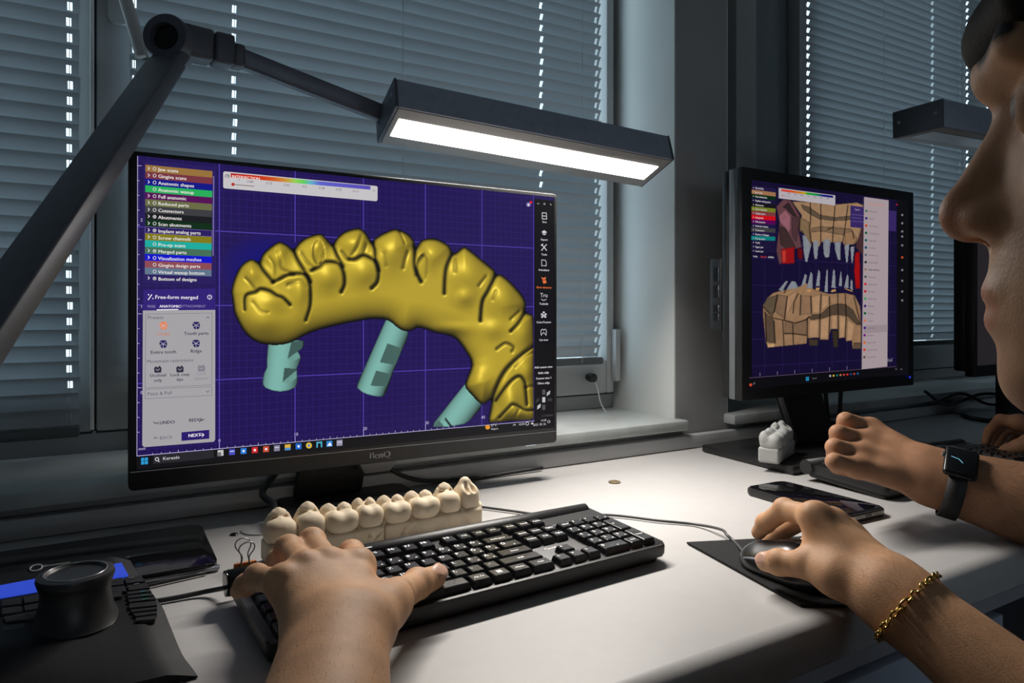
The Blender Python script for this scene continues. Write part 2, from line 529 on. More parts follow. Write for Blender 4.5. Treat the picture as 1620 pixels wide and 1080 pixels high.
# windows: fixed frame, casements with panes
def casement(parent, a, b, z0, z1, w=.055, y0=1.165, y1=1.205, wl=None, wr=None):
    wl = w if wl is None else wl; wr = w if wr is None else wr
    c = empty('casement', (a, y1, z0)); c.parent = parent
    c.location = pm(parent).inverted() @ Vector((a, y1, z0))
    bm = bmesh.new()
    for bx in ((a, a + wl, z0, z1), (b - wr, b, z0, z1), (a + wl, b - wr, z0, z0 + w), (a + wl, b - wr, z1 - w, z1)):
        t = bmesh.new(); add_box(t, bx[0], bx[1], y0, y1, bx[2], bx[3]); bev(t, .004)
        me = bpy.data.meshes.new('t'); t.to_mesh(me); bm.from_mesh(me); bpy.data.meshes.remove(me); t.free()
    obj_bm('casement_frame', bm, M_frame, c, True)
    box('pane', a + wl - .004, b - wr + .004, y0 + .016, y0 + .022, z0 + w - .004, z1 - w + .004, M_pane, c)
    bm = bmesh.new()
    if a < 1.5: add_box(bm, a - .002, a + .001, y0 + .004, y1, z0, z1)
    add_box(bm, b - .001, b + .002, y0 + .004, y1, z0, z1); add_box(bm, a, b, y0 + .004, y1, z0 - .003, z0 + .001)
    obj_bm('seal', bm, M_seal, c)
    return c
FX = [onY(130, 400, 1.17).x, onY(147, 400, 1.17).x, onY(207, 400, 1.17).x]
w1 = struct(empty('window_1', ((W1a + W1b) / 2, 1.2, SILL)))
bm = bmesh.new()
add_box(bm, W1a + .004, W1b - .004, 1.19, 1.26, SILL + .001, SILL + .05); add_box(bm, W1a + .004, W1b - .004, 1.19, 1.26, WZ1 - .05, WZ1 - .004)
add_box(bm, W1a + .004, W1a + .05, 1.19, 1.26, SILL + .05, WZ1 - .05); add_box(bm, W1b - .02, W1b - .004, 1.19, 1.26, SILL + .05, WZ1 - .05); add_box(bm, FX[1] - .02, FX[1] + .03, 1.206, 1.26, SILL + .05, WZ1 - .05)
obj_bm('outer_frame', bm, M_frame, w1)
casement(w1, W1a + .03, FX[1] - .001, SILL + .035, WZ1 - .03, .06, wr=.020)
casement(w1, FX[1] + .004, W1b - .018, SILL + .035, WZ1 - .03, .07, wl=.0465, wr=.020)
box('gap_light_strip', FX[1] - .0035, FX[1] + .0015, 1.150, 1.166, SILL + .04, WZ1 - .04, mat('gap_light_white', (.75, .76, .76), .4), w1, .001)  # paler strip: the bright line of light at the casement gap, put into colour
hp = onY(187, 20, 1.164)
wh = empty('window_handle', (0, 0, 0)); wh.parent = w1; wh.location = pm(w1).inverted() @ hp
prism('handle_plate', rrect(hp.x - .013, hp.x + .013, hp.z - .019, hp.z + .05, .008), 0, .01, M_frame, None).name = 'tmp_plate'
pl = bpy.data.objects['tmp_plate']; pl.name = 'handle_plate'
for v in pl.data.vertices: v.co = Vector((v.co.x - hp.x, 1.164 - v.co.z - hp.y, v.co.y - hp.z))
pl.parent = wh
tube('handle_lever', catmull([hp + Vector((0, -.008, .024)), hp + Vector((0, -.045, .022)), hp + Vector((.008, -.052, 0)), hp + Vector((.026, -.05, -.065)), hp + Vector((.028, -.05, -.075))], 6), [.010] * 12 + [.009] * 13, M_frame, wh, 12)
lt = onY(935, 597, 1.155)
tube('latch_cord', catmull([lt + Vector((0, 0, .004)), lt + Vector((.012, -.005, -.02)), lt + Vector((.02, -.008, -.055)), lt + Vector((.032, -.02, -.079)), lt + Vector((.05, -.03, -.083))], 6), .0014, M_cord, w1)
lathe('latch_knob', [(.002, -.012), (.009, -.010), (.010, 0), (.007, .01), (.002, .012)], lt, M_black, w1, 16, (0, 1, 0))
box('hinge', W1b - .026, W1b - .012, 1.150, 1.166, SILL + .06, SILL + .17, M_frame, w1, .003)

w2 = struct(empty('window_2', ((W2a + W2b) / 2, 1.2, SILL)))
bm = bmesh.new()
add_box(bm, W2a + .004, W2b - .004, 1.19, 1.26, SILL + .001, SILL + .05); add_box(bm, W2a + .004, W2b - .004, 1.19, 1.26, WZ1 - .05, WZ1 - .004)
add_box(bm, W2a + .004, W2a + .05, 1.19, 1.26, SILL + .05, WZ1 - .05); add_box(bm, W2b - .05, W2b - .004, 1.19, 1.26, SILL + .05, WZ1 - .05); add_box(bm, 2.30, 2.37, 1.19, 1.26, SILL + .05, WZ1 - .05)
obj_bm('outer_frame', bm, M_frame, w2)
box('infill_panel', W2a + .05, 1.56, 1.20, 1.225, SILL + .02, WZ1 - .05, mat('grey_infill', (.16, .175, .19), .5), w2)
box('cover_strip', 1.300, 1.372, 1.155, 1.20, SILL + .002, WZ1 - .01, mat('pale_cover_strip', (.34, .345, .34), .5, var=.03, scale=6), w2, .004)
box('panel_bead', 1.384, 1.392, 1.185, 1.20, SILL + .002, WZ1 - .01, M_frame, w2, .002)
casement(w2, 1.545, 2.322, SILL + .035, WZ1 - .03, .08, wl=.03, wr=.03)
casement(w2, 2.332, W2b - .018, SILL + .035, WZ1 - .03, .08, wl=.02)

# ------------------------------------------------------------------ venetian blinds
PITCH, SLW, TILT = 0.0218, 0.0254, math.radians(113)
def blind(label, a, b, zb, zt, holes, strings, y=1.138, tilt=TILT, hw=.0030):
    root = empty('venetian_blind', ((a + b) / 2, y, zb), label=label, cat='window blind', group='venetian blinds over the windows')
    cx = (a + b) / 2
    NS = 7
    prof = []
    for i in range(NS + 1):
        t = i / NS - .5
        u, c = t * SLW, -0.0022 * (1 - 4 * t * t)
        # nearly closed: the room-side edge is the upper one, the crown faces outside
        prof.append((u * math.cos(tilt) - c * math.sin(tilt), u * math.sin(tilt) + c * math.cos(tilt)))
    xs = {a, b}
    for hx in holes: xs |= {hx - hw, hx + hw}
    xs = sorted(xs)
    V, F = [], []
    for x in xs:
        for (py, pz) in prof: V.append((x - cx, py, pz))
    for i in range(len(xs) - 1):
        mid = (xs[i] + xs[i + 1]) / 2
        ish = any(abs(mid - hx) < 1e-4 for hx in holes)
        for j in range(NS):
            if ish and j in (2, 3, 4): continue
            q = i * (NS + 1) + j
            F.append((q, q + 1, q + NS + 2, q + NS + 1))
    n = int((zt - zb) / PITCH)
    first = None
    rnd = random.Random(len(label))
    for k in range(n):
        z = .014 + PITCH * (k + .6)
        if first is None:
            first = obj('slat', V, F, M_slat, root, True, False); o = first
        else: o = share(first, 'slat', root)
        o.location = (rnd.uniform(-.0012, .0012), 0, z); o.rotation_euler = (rnd.uniform(-.03, .03), 0, 0)
    box('bottom_rail', a - cx, b - cx, -.013, .013, 0, .014, mat('dark_bottom_rail', (.05, .06, .065), .4), root, .003, 2, False)
    box('head_rail', a - cx, b - cx, -.016, .016, zt - zb - .012, zt - zb + .028, M_frame, root, .003, 2, False)
    for hx in holes:
        tube('lift_cord', [(hx - cx, 0, .01), (hx - cx, 0, zt - zb)], .0005, M_cord, root, 6, False)
    for sx in strings:
        tube('ladder_string', [(sx - cx, -.0135, .005), (sx - cx, -.0135, zt - zb)], .0006, M_cord, root, 6, False)
    return root
hx = lambda px: onY(px, 400, 1.138).x
blind('venetian blind over the left casement, cut off by the left picture edge', -1.30, hx(126), .832, 2.105, [hx(110), -.75, -1.2], [])
blind('widest venetian blind, behind the monitor showing the yellow teeth', hx(206), hx(949), .897, 2.105, [hx(212.5), hx(371), hx(857), hx(944)], [hx(633), hx(915)])
blind('venetian blind above the monitor showing beige tooth models', hx(1268), hx(1524), .905, 2.105, [hx(1279), hx(1476), hx(1519.5)], [hx(1391)], hw=.0055)
blind('venetian blind farthest right, partly hidden by the face', hx(1526.5), 3.10, .905, 2.105, [hx(1531), hx(1563), 2.95], [], hw=.0055)

# ------------------------------------------------------------------ desk
YF = 0.373
dk = empty('desk', (1.2, .7, 0), label='long white desk with rounded front edge standing below the windows', cat='desk')
bm = bmesh.new()
x0, x1 = -1.2, 3.2
prof = [(YW - .004, DESK), (YF + .018, DESK)]
for i in range(7):
    a = math.radians(90 + 90 * i / 6); prof.append((YF + .018 + .018 * math.cos(a), DESK - .018 + .018 * math.sin(a)))
prof += [(YF, DESK - .034), (YF + .004, DESK - .038), (YW - .004, DESK - .038)]
lo = [bm.verts.new((x0, p[0], p[1])) for p in prof]; hi = [bm.verts.new((x1, p[0], p[1])) for p in prof]
bm.faces.new(lo); bm.faces.new(hi[::-1])
for i in range(len(prof)): j = (i + 1) % len(prof); bm.faces.new((lo[i], lo[j], hi[j], hi[i]))
obj_bm('worktop', bm, M_desk, dk, True)
box('upstand', x0, x1, YW - .022, YW - .003, DESK + .0005, DESK + .026, mat('pale_upstand', (.42, .43, .44), .45, var=.04, scale=14), dk, .003)
box('apron', x0, x1, YF + .03, YF + .05, DESK - .075, DESK - .0385, M_deskedge, dk, .002)
for x in (-1.1, 1.62, 3.1): box('leg', x - .03, x + .03, .45, .95, 0, DESK - .039, M_deskedge, dk, .003)
lathe('grommet', [(.022, 0), (.022, .0012), (.021, .0018), (.001, .0018)], onZ(412, 838, DESK) + Vector((0, 0, .0004)), M_desk, dk, 28)
lathe('grommet', [(.001, 0), (.0085, .0004), (.0095, .001), (.007, .0018), (.001, .002)], onZ(972, 763, DESK) + Vector((0, 0, .0004)), mat('brass_cap', (.42, .31, .16), .35, .8), dk, 24)
# drawer unit under the desk edge
cab = empty('drawer_cabinet', (.62, .65, 0), label='pale blue drawer cabinet under the desk, below the mouse pad', cat='cabinet')
box('carcass', .36, .90, .425, .93, .04, DESK - .078, M_cab, cab, .002)
zt = DESK - .080
for k in range(4):
    d = box('drawer_front', .364, .896, .403, .4245, zt - .148, zt - .004, M_cab, cab, .003)
    if k < 3:
        V, F = tube_geo([(.43, .404, zt - .03), (.43, .386, zt - .03), (.58, .386, zt - .03), (.58, .404, zt - .03)], .005, 8)
        obj('drawer_handle', V, F, M_alu, d, True)
    zt -= .152
box('plinth', .37, .89, .44, .9, 0, .04, M_seal, cab)
# tiny water drop on the worktop
dp = onZ(370, 846, DESK)
lathe('water_drop', [(.004, 0), (.0048, .0006), (.004, .0016), (.0022, .0023), (.0003, .0026)], dp + Vector((0, 0, .0002)), M_gloss, None, 20)
tag(bpy.data.objects['water_drop'], 'small glossy water drop on the desk beside the orange clip', 'water drop')

# ------------------------------------------------------------------ task lamps
def lamp_head(root, FL, FR, BL, H, on, screws=True):
    a = FR - FL; L = a.length; a.normalize()
    b = BL - FL; b = b - a * b.dot(a); Wd = b.length; b.normalize()
    u = a.cross(b)
    if u.z < 0: u = -u
    O = FL - u * H
    t = .004
    frame_box('housing', O + a * t, a * (L - 2 * t), b * Wd, u * H, M_lamp, root, .002)
    for s in (0, 1):
        cap = frame_box('end_cap', O + a * (s * (L - t)) - b * .0006, a * t, b * (Wd + .0012), u * (H + .0006), mat('lamp_end_cap', (.10, .115, .135), .45, .5, var=.05, scale=60), root, .0012)
        if screws:
            for f in (.13, .87):
                c = O + a * (s * L + (.0008 if s else -.0008)) + b * Wd * f + u * H * .56
                sc = lathe('screw', [(.0001, -.0008), (.0032, -.0008), (.0032, .0004), (.0022, .001), (.0001, .001)], c, M_alu, root, 14, a if s else -a)
    fr = frame_box('bezel', O + a * (t + .001) + b * Wd * .03 - u * .0012, a * (L - 2 * t - .002), b * Wd * .94, u * .0014, mat('lamp_underside', (.32, .31, .30), .5, .3, var=.03), root, .0003)
    if on:
        m = bpy.data.materials.new('led_diffuser_lit'); m.use_nodes = True
        bs = m.node_tree.nodes['Principled BSDF']; bs.inputs['Base Color'].default_value = (.9, .9, .88, 1)
        bs.inputs['Emission Color'].default_value = (1.0, .955, .895, 1); bs.inputs['Emission Strength'].default_value = LAMP_POWER
    else: m = mat('led_diffuser_unlit', (.30, .31, .32), .3, var=.02)
    frame_box('diffuser', O + a * .012 + b * Wd * .26 - u * .0022, a * (L - .028), b * Wd * .46, u * .0012, m, root)
    if on:
        # the LED panel behind the prismatic diffuser: a narrow beam pointing down
        ld = bpy.data.lights.new('led_panel_light', 'AREA'); ld.shape = 'RECTANGLE'; ld.size = L - .03; ld.size_y = Wd * .45
        ld.energy = LAMP_W; ld.color = (1.0, .94, .87); ld.spread = math.radians(LAMP_SPREAD)
        lo_ = bpy.data.objects.new('led_panel_light', ld); COL.objects.link(lo_)
        c_ = O + a * (L / 2) + b * Wd * .49 - u * .0030
        Mx = Matrix((a, b if a.cross(b).dot(u) > 0 else -b, u)).transposed().to_4x4(); Mx.translation = c_
        lo_.parent = root; lo_.matrix_parent_inverse = Matrix.Identity(4)
        lo_.matrix_local = pm(root).inverted() @ Mx
    return O, a, b, u, L, Wd
LAMP_W, LAMP_SPREAD = 4.6, 124
s = 1.205
FL, FR, BL = P(623, 123, .8 * s), P(1059, 215, .978 * s), P(545, 175, .846 * s)
H = .047
lj = P(272, 66, .88)
base = Vector((-.165, .432, DESK))
lamp = empty('desk_lamp', base, label='lit grey swing arm desk lamp shining over the yellow teeth monitor', cat='lamp')
O, a, b, u, L, Wd = lamp_head(lamp, FL, FR, BL, H, True)
lathe('base', [(.001, 0), (.045, 0), (.047, .004), (.045, .012), (.026, .018), (.020, .03), (.020, .06), (.001, .06)], base + Vector((0, 0, .0005)), M_joint, lamp)
ax = -(W(0, 1, 0) - W(0, 0, 0))
def bar(name, p, q, w, th, material, parent, n=ax, b=.006):
    d = (q - p); Ln = d.length; d.normalize(); n = (n - d * n.dot(d)).normalized(); s_ = d.cross(n)
    return frame_box(name, p - n * th / 2 - s_ * w / 2, d * Ln, n * th, s_ * w, material, parent, b, 3)
pb = base + Vector((0, 0, .045))
dirn = (lj - pb).normalized()
lback = lj - ax * .016
bar('lower_arm', pb, lback - (lback - pb).normalized() * .050, .041, .020, M_joint, lamp, ax, .003)
bar('arm_sleeve', lback - (lback - pb).normalized() * .0505, lback, .040, .016, M_joint, lamp, ax, .003)
# knuckle: disc with a dark bore, and the hub the upper arm leaves from
lathe('knuckle', [(.001, -.018), (.0265, -.018), (.0285, -.016), (.0285, .017), (.0265, .0195), (.0172, .0195), (.0165, .018), (.0165, .010), (.001, .010)], lj, M_joint, lamp, 48, ax)
lathe('bore', [(.001, 0), (.0163, 0), (.0163, .0012), (.001, .0012)], lj + ax * .0105, M_gloss, lamp, 36, ax)
la = P(374, 90, .93)
d1 = (la - lj); ln1 = d1.length; d1.normalize()
bar('hub', lj + d1 * .008 + Vector((0, 0, .003)), lj + d1 * (ln1 * .60) + Vector((0, 0, .003)), .041, .034, M_joint, lamp, ax, .005)
bar('hub_end', lj + d1 * (ln1 * .605) + Vector((0, 0, .003)), lj + d1 * (ln1 * .93) + Vector((0, 0, .003)), .041, .033, M_joint, lamp, ax, .005)
bar('hub_collar', lj + d1 * (ln1 * .90), lj + d1 * (ln1 * 1.12), .031, .028, M_joint, lamp, ax, .006)
tgt = O + a * .07 + b * (Wd * .92) + u * (H * .70)
bar('upper_arm', lj + d1 * (ln1 * 1.02), tgt, .024, .022, mat('upper_arm_grey', (.12, .13, .16), .4, .3), lamp, ax, .003)
bar('arm_insert', lj + d1 * (ln1 * 1.10) + ax * .0105, tgt + ax * .0105, .012, .003, M_joint, lamp, ax, .0005)
# second lamp, switched off
s = 1.62
FL2 = P(1491, 156, 1.30); BL2 = P(1378, 172, 1.36)
aa = W(.8616, .5075, 0) - W(0, 0, 0)
FR2 = P(1760, 212, 1.58)
lamp2 = empty('desk_lamp', (1.86, .80, DESK), label='unlit dark desk lamp beside the face at the right edge', cat='lamp')
O2, a2, b2, u2, L2, Wd2 = lamp_head(lamp2, FL2, FR2, BL2, .052, False)
lathe('base', [(.001, 0), (.06, 0), (.062, .004), (.06, .012), (.03, .018), (.022, .03), (.022, .075), (.001, .075)], Vector((1.86, .80, DESK + .0005)), M_joint, lamp2)
j2 = Vector((2.15, .82, 1.36))
bar('lower_arm', Vector((1.86, .80, DESK + .06)), j2, .043, .036, M_joint, lamp2)
lathe('knuckle', [(.001, -.022), (.037, -.022), (.037, .022), (.001, .022)], j2, M_joint, lamp2, 40, ax)
bar('upper_arm', j2, O2 + a2 * (L2 * .6) + b2 * Wd2 * .9 + u2 * .03, .024, .022, M_lamp, lamp2, ax, .003)

# ------------------------------------------------------------------ displays: helpers for flat pictures shown on a screen
class Screen:
    """a flat display in the plane Y = y; picture elements lie on it in thin layers"""
    def __init__(self, y, part, dim=1.0): self.y, self.part, self.dim, self.n = y, part, dim, 0
    def at(self, px, py, layer): return onY(px, py, self.y) + Vector((0, -.00012 * layer, 0))
    def m(self, c):
        return G(int(c[0] * self.dim), int(c[1] * self.dim), int(c[2] * self.dim))
    def poly(self, name, pts, c, layer=1, label=None):
        q = [self.at(x, y, layer) for x, y in pts]
        return obj(name, q, [tuple(range(len(q)))[::-1]], self.m(c), self.part, label=label)
    def multi(self, name, polys, c, layer=1):
        V, F = [], []
        for pts in polys:
            n = len(V); V += [self.at(x, y, layer) for x, y in pts]; F.append(tuple(range(n, n + len(pts)))[::-1])
        return obj(name, V, F, self.m(c), self.part)
    def text(self, s, px, py, size_px, c, layer=3, align='l', bold=0.0, name='caption'):
        o = self.at(px, py, layer); z = (o.x * SY + o.y * CY)
        sz = size_px * z / FPX
        return letter(name, s, o, (1, 0, 0), (0, 0, 1), sz, self.m(c), self.part, align, True, bold * sz)
    def stroke(self, name, pts, w, c, layer=2):
        V, F = [], []
        q = [self.at(x, y, layer) for x, y in pts]
        for i in range(len(q) - 1):
            d = (q[i + 1] - q[i]).normalized(); nrm = Vector((-d.z, 0, d.x)) * (w * self.at(*pts[i], 0).dot(Vector((SY, CY, 0))) / FPX / 2)
            n = len(V); e = d * nrm.length * .6
            V += [q[i] - nrm - e, q[i + 1] - nrm + e, q[i + 1] + nrm + e, q[i] + nrm - e]; F.append((n, n + 1, n + 2, n + 3))
        return obj(name, V, F, self.m(c), self.part)
    def ring(self, name, px, py, r, w, c, layer=2, a0=0, a1=360):
        return self.stroke(name, [(px + r * math.cos(math.radians(a0 + (a1 - a0) * i / 14)), py + r * math.sin(math.radians(a0 + (a1 - a0) * i / 14))) for i in range(15)], w, c, layer)
    def disc(self, name, px, py, r, c, layer=2, n=14):
        return self.poly(name, [(px + r * math.cos(2 * math.pi * i / n), py + r * math.sin(2 * math.pi * i / n)) for i in range(n)], c, layer)
def inpoly(poly, X, Y):
    ins = np.zeros(X.shape, bool); n = len(poly)
    for i in range(n):
        x0, y0 = poly[i]; x1, y1 = poly[(i + 1) % n]
        if y0 == y1: continue
        c = ((y0 > Y) != (y1 > Y)) & (X < (x1 - x0) * (Y - y0) / (y1 - y0) + x0)
        ins ^= c
    return ins
def segdist(pts, X, Y, closed=False):
    d = np.full(X.shape, 1e9)
    m = len(pts) if closed else len(pts) - 1
    for i in range(m):
        x0, y0 = pts[i]; x1, y1 = pts[(i + 1) % len(pts)]
        dx, dy = x1 - x0, y1 - y0; L2 = dx * dx + dy * dy + 1e-9
        t = np.clip(((X - x0) * dx + (Y - y0) * dy) / L2, 0, 1)
        d = np.minimum(d, np.hypot(X - x0 - t * dx, Y - y0 - t * dy))
    return d
def smooth_pts(pts, n=4, closed=True):
    p = [Vector((x, y, 0)) for x, y in pts]
    if closed:
        q = catmull(p[-2:] + p + p[:2], n); k = n * 2
        q = q[k:-k - 1 + 0]
        q = q[:n * len(p)]
    else: q = catmull(p, n)
    return [(v.x, v.y) for v in q]
def blur(A, r):
    for ax in (0, 1):
        for _ in range(2):
            c = np.cumsum(np.pad(A, [(r + 1, r) if i == ax else (0, 0) for i in (0, 1)], mode='edge'), axis=ax)
            A = (np.take(c, range(2 * r + 1, c.shape[ax]), axis=ax) - np.take(c, range(0, c.shape[ax] - 2 * r - 1), axis=ax)) / (2 * r + 1)
    return A
def picture(name, scr, X, Y, rgb, mask, material, layer):
    """a shown picture: one flat sheet of coloured cells on the screen, rgb in display values 0..255"""
    h, w = X.shape
    co = np.zeros((h, w, 3))
    r = (X - 810) / FPX; z = (scr.y - .00012 * layer) / (CY - r * SY)
    x = r * z; up = (HOR - Y) / FPX * z
    co[..., 0] = CY * x + SY * z; co[..., 1] = -SY * x + CY * z; co[..., 2] = CAMZ + up
    use = mask.copy(); m4 = mask[:-1, :-1] | mask[1:, :-1] | mask[:-1, 1:] | mask[1:, 1:]
    m4 = mask[:-1, :-1] & mask[1:, :-1] & mask[:-1, 1:] & mask[1:, 1:]
    idx = np.arange(h * w).reshape(h, w)
    f = np.stack([idx[:-1, :-1][m4], idx[:-1, 1:][m4], idx[1:, 1:][m4], idx[1:, :-1][m4]], 1)
    uq, inv = np.unique(f, return_inverse=True); f = inv.reshape(f.shape)
    v = co.reshape(-1, 3)[uq]
    M = np.array(pm(scr.part).inverted()); v = v @ M[:3, :3].T + M[:3, 3]
    me = bpy.data.meshes.new(name)
    me.vertices.add(len(v)); me.vertices.foreach_set('co', v.astype(np.float32).ravel())
    me.loops.add(f.size); me.loops.foreach_set('vertex_index', f[:, ::-1].astype(np.int32).ravel())
    me.polygons.add(len(f)); me.polygons.foreach_set('loop_start', np.arange(0, f.size, 4, dtype=np.int32))
    me.update(calc_edges=True)
    c = np.clip(rgb.reshape(-1, 3)[uq] / 255 * scr.dim, 0, 1)
    c = np.where(c <= .04045, c / 12.92, ((c + .055) / 1.055) ** 2.4)
    col = np.ones((len(v), 4), np.float32); col[:, :3] = c
    a = me.attributes.new('picture', 'FLOAT_COLOR', 'POINT'); a.data.foreach_set('color', col.ravel())
    me.materials.append(material)
    o = bpy.data.objects.new(name, me); COL.objects.link(o); o.parent = scr.part
    return o
def shade(Hm, base, light=(-.35, -.55, .75), amb=.42, ao=.05, gloss=.5, rim=1.0):
    gy, gx = np.gradient(Hm)
    n = np.stack([-gx, -gy, np.ones_like(Hm)], -1); n /= np.linalg.norm(n, axis=-1, keepdims=True)
    l = np.array(light); l = l / np.linalg.norm(l)
    d = np.clip(n @ l, 0, 1)
    hv = l + np.array([0, 0, 1.]); hv /= np.linalg.norm(hv)
    sp = np.clip(n @ hv, 0, 1) ** 48
    occ = np.clip(1 - ao * np.clip(blur(Hm, 4) - Hm, 0, 20) * 2.2 - ao * .5 * np.clip(blur(Hm, 10) - Hm, 0, 20), .12, 1)
    fres = np.clip(n[..., 2], 0, 1) ** rim
    I = (amb + (1 - amb) * d) * occ * (.35 + .65 * fres)
    return np.array(base)[None, None, :] * I[..., None] + gloss * 255 * sp[..., None] * np.array([.55, .5, .32])

# ------------------------------------------------------------------ main monitor
YS = 0.913
ML, MR, MZ0, MZ1 = onY(203, 500, YS).x, onY(881.5, 500, YS).x, onY(203, 778, YS).z, onY(203, 237, YS).z
mon = empty('monitor', ((ML + MR) / 2, YS + .08, DESK), label='large black monitor showing a yellow dental arch', cat='monitor')
fr = prism('bezel', [(p[0], p[1]) for p in rrect(ML, MR, MZ0, MZ1, .006, 4)], 0, .022, M_black, None, .002)
for v in fr.data.vertices: v.co = Vector((v.co.x, YS + .0004 + v.co.z, v.co.y)) - mon.location
fr.parent = mon
box('rear_housing', ML + .05, MR - .05, YS + .0225, YS + .05, MZ0 + .05, MZ1 - .03, M_black, mon, .012, 3)
sl, sr, st, sb_ = onY(217, 400, YS).x, onY(877, 400, YS).x, onY(217.5, 246, YS).z, onY(216, 743, YS).z
def grid_material(name, bgc, minor, major, ox, oz, step, w1=.06, w2=.016, s=1.0):
    m = glow(name, (0, 0, 0), s)
    nt = m.node_tree; b = nt.nodes['Principled BSDF']
    tc = nt.nodes.new('ShaderNodeTexCoord'); sp = nt.nodes.new('ShaderNodeSeparateXYZ')
    nt.links.new(tc.outputs['Object'], sp.inputs[0])
    def mth(op, a, b_=None):
        n = nt.nodes.new('ShaderNodeMath'); n.operation = op
        for i, q in enumerate((a, b_)):
            if q is None: continue
            if isinstance(q, (int, float)): n.inputs[i].default_value = q
            else: nt.links.new(q, n.inputs[i])
        return n.outputs[0]
    def lines(stp, wd):
        o = None
        for ax, off in ((0, ox), (2, oz)):
            f = mth('FRACT', mth('DIVIDE', mth('ADD', sp.outputs[ax], 10 * stp * 100 - off), stp))
            l = mth('LESS_THAN', mth('ABSOLUTE', mth('SUBTRACT', f, .5)), wd / 2)
            o = l if o is None else mth('MAXIMUM', o, l)
        return o
    mn, mj = lines(step / 10, w1 * 1.1), lines(step, w2)
    def mixc(f, c1, c2):
        n = nt.nodes.new('ShaderNodeMix'); n.data_type = 'RGBA'
        nt.links.new(f, n.inputs['Factor'])
        for i, q in ((6, c1), (7, c2)):
            if isinstance(q, tuple): n.inputs[i].default_value = q
            else: nt.links.new(q, n.inputs[i])
        return n.outputs[2]
    c = mixc(mn, lin(bgc) + (1,), lin(minor) + (1,))
    c = mixc(mj, c, lin(major) + (1,))
    nt.links.new(c, b.inputs['Emission Color'])
    return m
scr_loc = Vector((sl, YS - .0002, sb_))
gstep = onY(576, 690, YS).x - onY(468, 690, YS).x
gox = onY(347, 690, YS).x - sl + gstep / 2
goz = onY(400, 598, YS).z - sb_ + gstep / 2
gm = grid_material('display_grid_violet', (30, 15, 80), (44, 28, 104), (72, 56, 158), gox, goz, gstep)
scr = empty('screen', (0, 0, 0)); scr.parent = mon; scr.location = scr_loc - mon.location
ob = obj('display_panel', [(sl, YS - .0002, sb_), (sr, YS - .0002, sb_), (sr, YS - .0002, st), (sl, YS - .0002, st)], [(0, 1, 2, 3)], gm, scr)
S = Screen(YS - .0003, scr)
def sy(x, yl, yr, xl=217., xr=877.): return yl + (yr - yl) * (x - xl) / (xr - xl)
# taskbar, tool strip
tb = lambda x: 717 + (663.5 - 717) * (x - 217) / (845 - 217)
S.poly('taskbar', [(216, 722.5), (877, 663), (877, 676), (216, 743)], (13, 13, 18), 2)
S.poly('tool_strip', [(845, 314), (877, 317.5), (877, 664), (845, 667)], (12, 11, 16), 2)
S.stroke('frame_line', [(217.7, 247), (216.6, 721)], 1.0, (170, 160, 200), 3)
S.stroke('frame_line', [(216.6, 721), (845, 665.5)], .9, (190, 185, 215), 3)
# ruler ticks and numbers
for i in range(44):
    X_ = onY(347, 690, YS).x + gstep * (i - 8) / 10
    if X_ < sl + .002: continue
    zz = X_ * SY + YS * CY; px = 810 + FPX * (X_ * CY - YS * SY) / zz
    if px > 843: break
    yb = 721 + (665.5 - 721) * (px - 216.6) / (845 - 216.6)
    S.stroke('ruler_tick', [(px, yb), (px, yb - (9 if (i - 8) % 10 == 0 else 4 if (i - 8) % 5 == 0 else 2.5))], .8, (170, 165, 205), 3)
for t, x, y in (('0', 347, 699), ('10', 468, 689), ('20', 577, 680), ('30', 675, 671), ('40', 764, 662)):
    S.text(t, x, y, 7, (185, 180, 215), 4, 'c')
S.text('mm', 219, 712, 6.5, (190, 185, 215), 4)
for t, y in (('2', 350), ('1', 487), ('0', 623)): S.text(t, 222, y, 7, (190, 185, 215), 4)
for k in range(19): S.stroke('ruler_tick', [(217, 262 + k * 23.4), (220.5 if k % 5 else 224, 262.3 + k * 23.4)], .8, (180, 175, 205), 3)
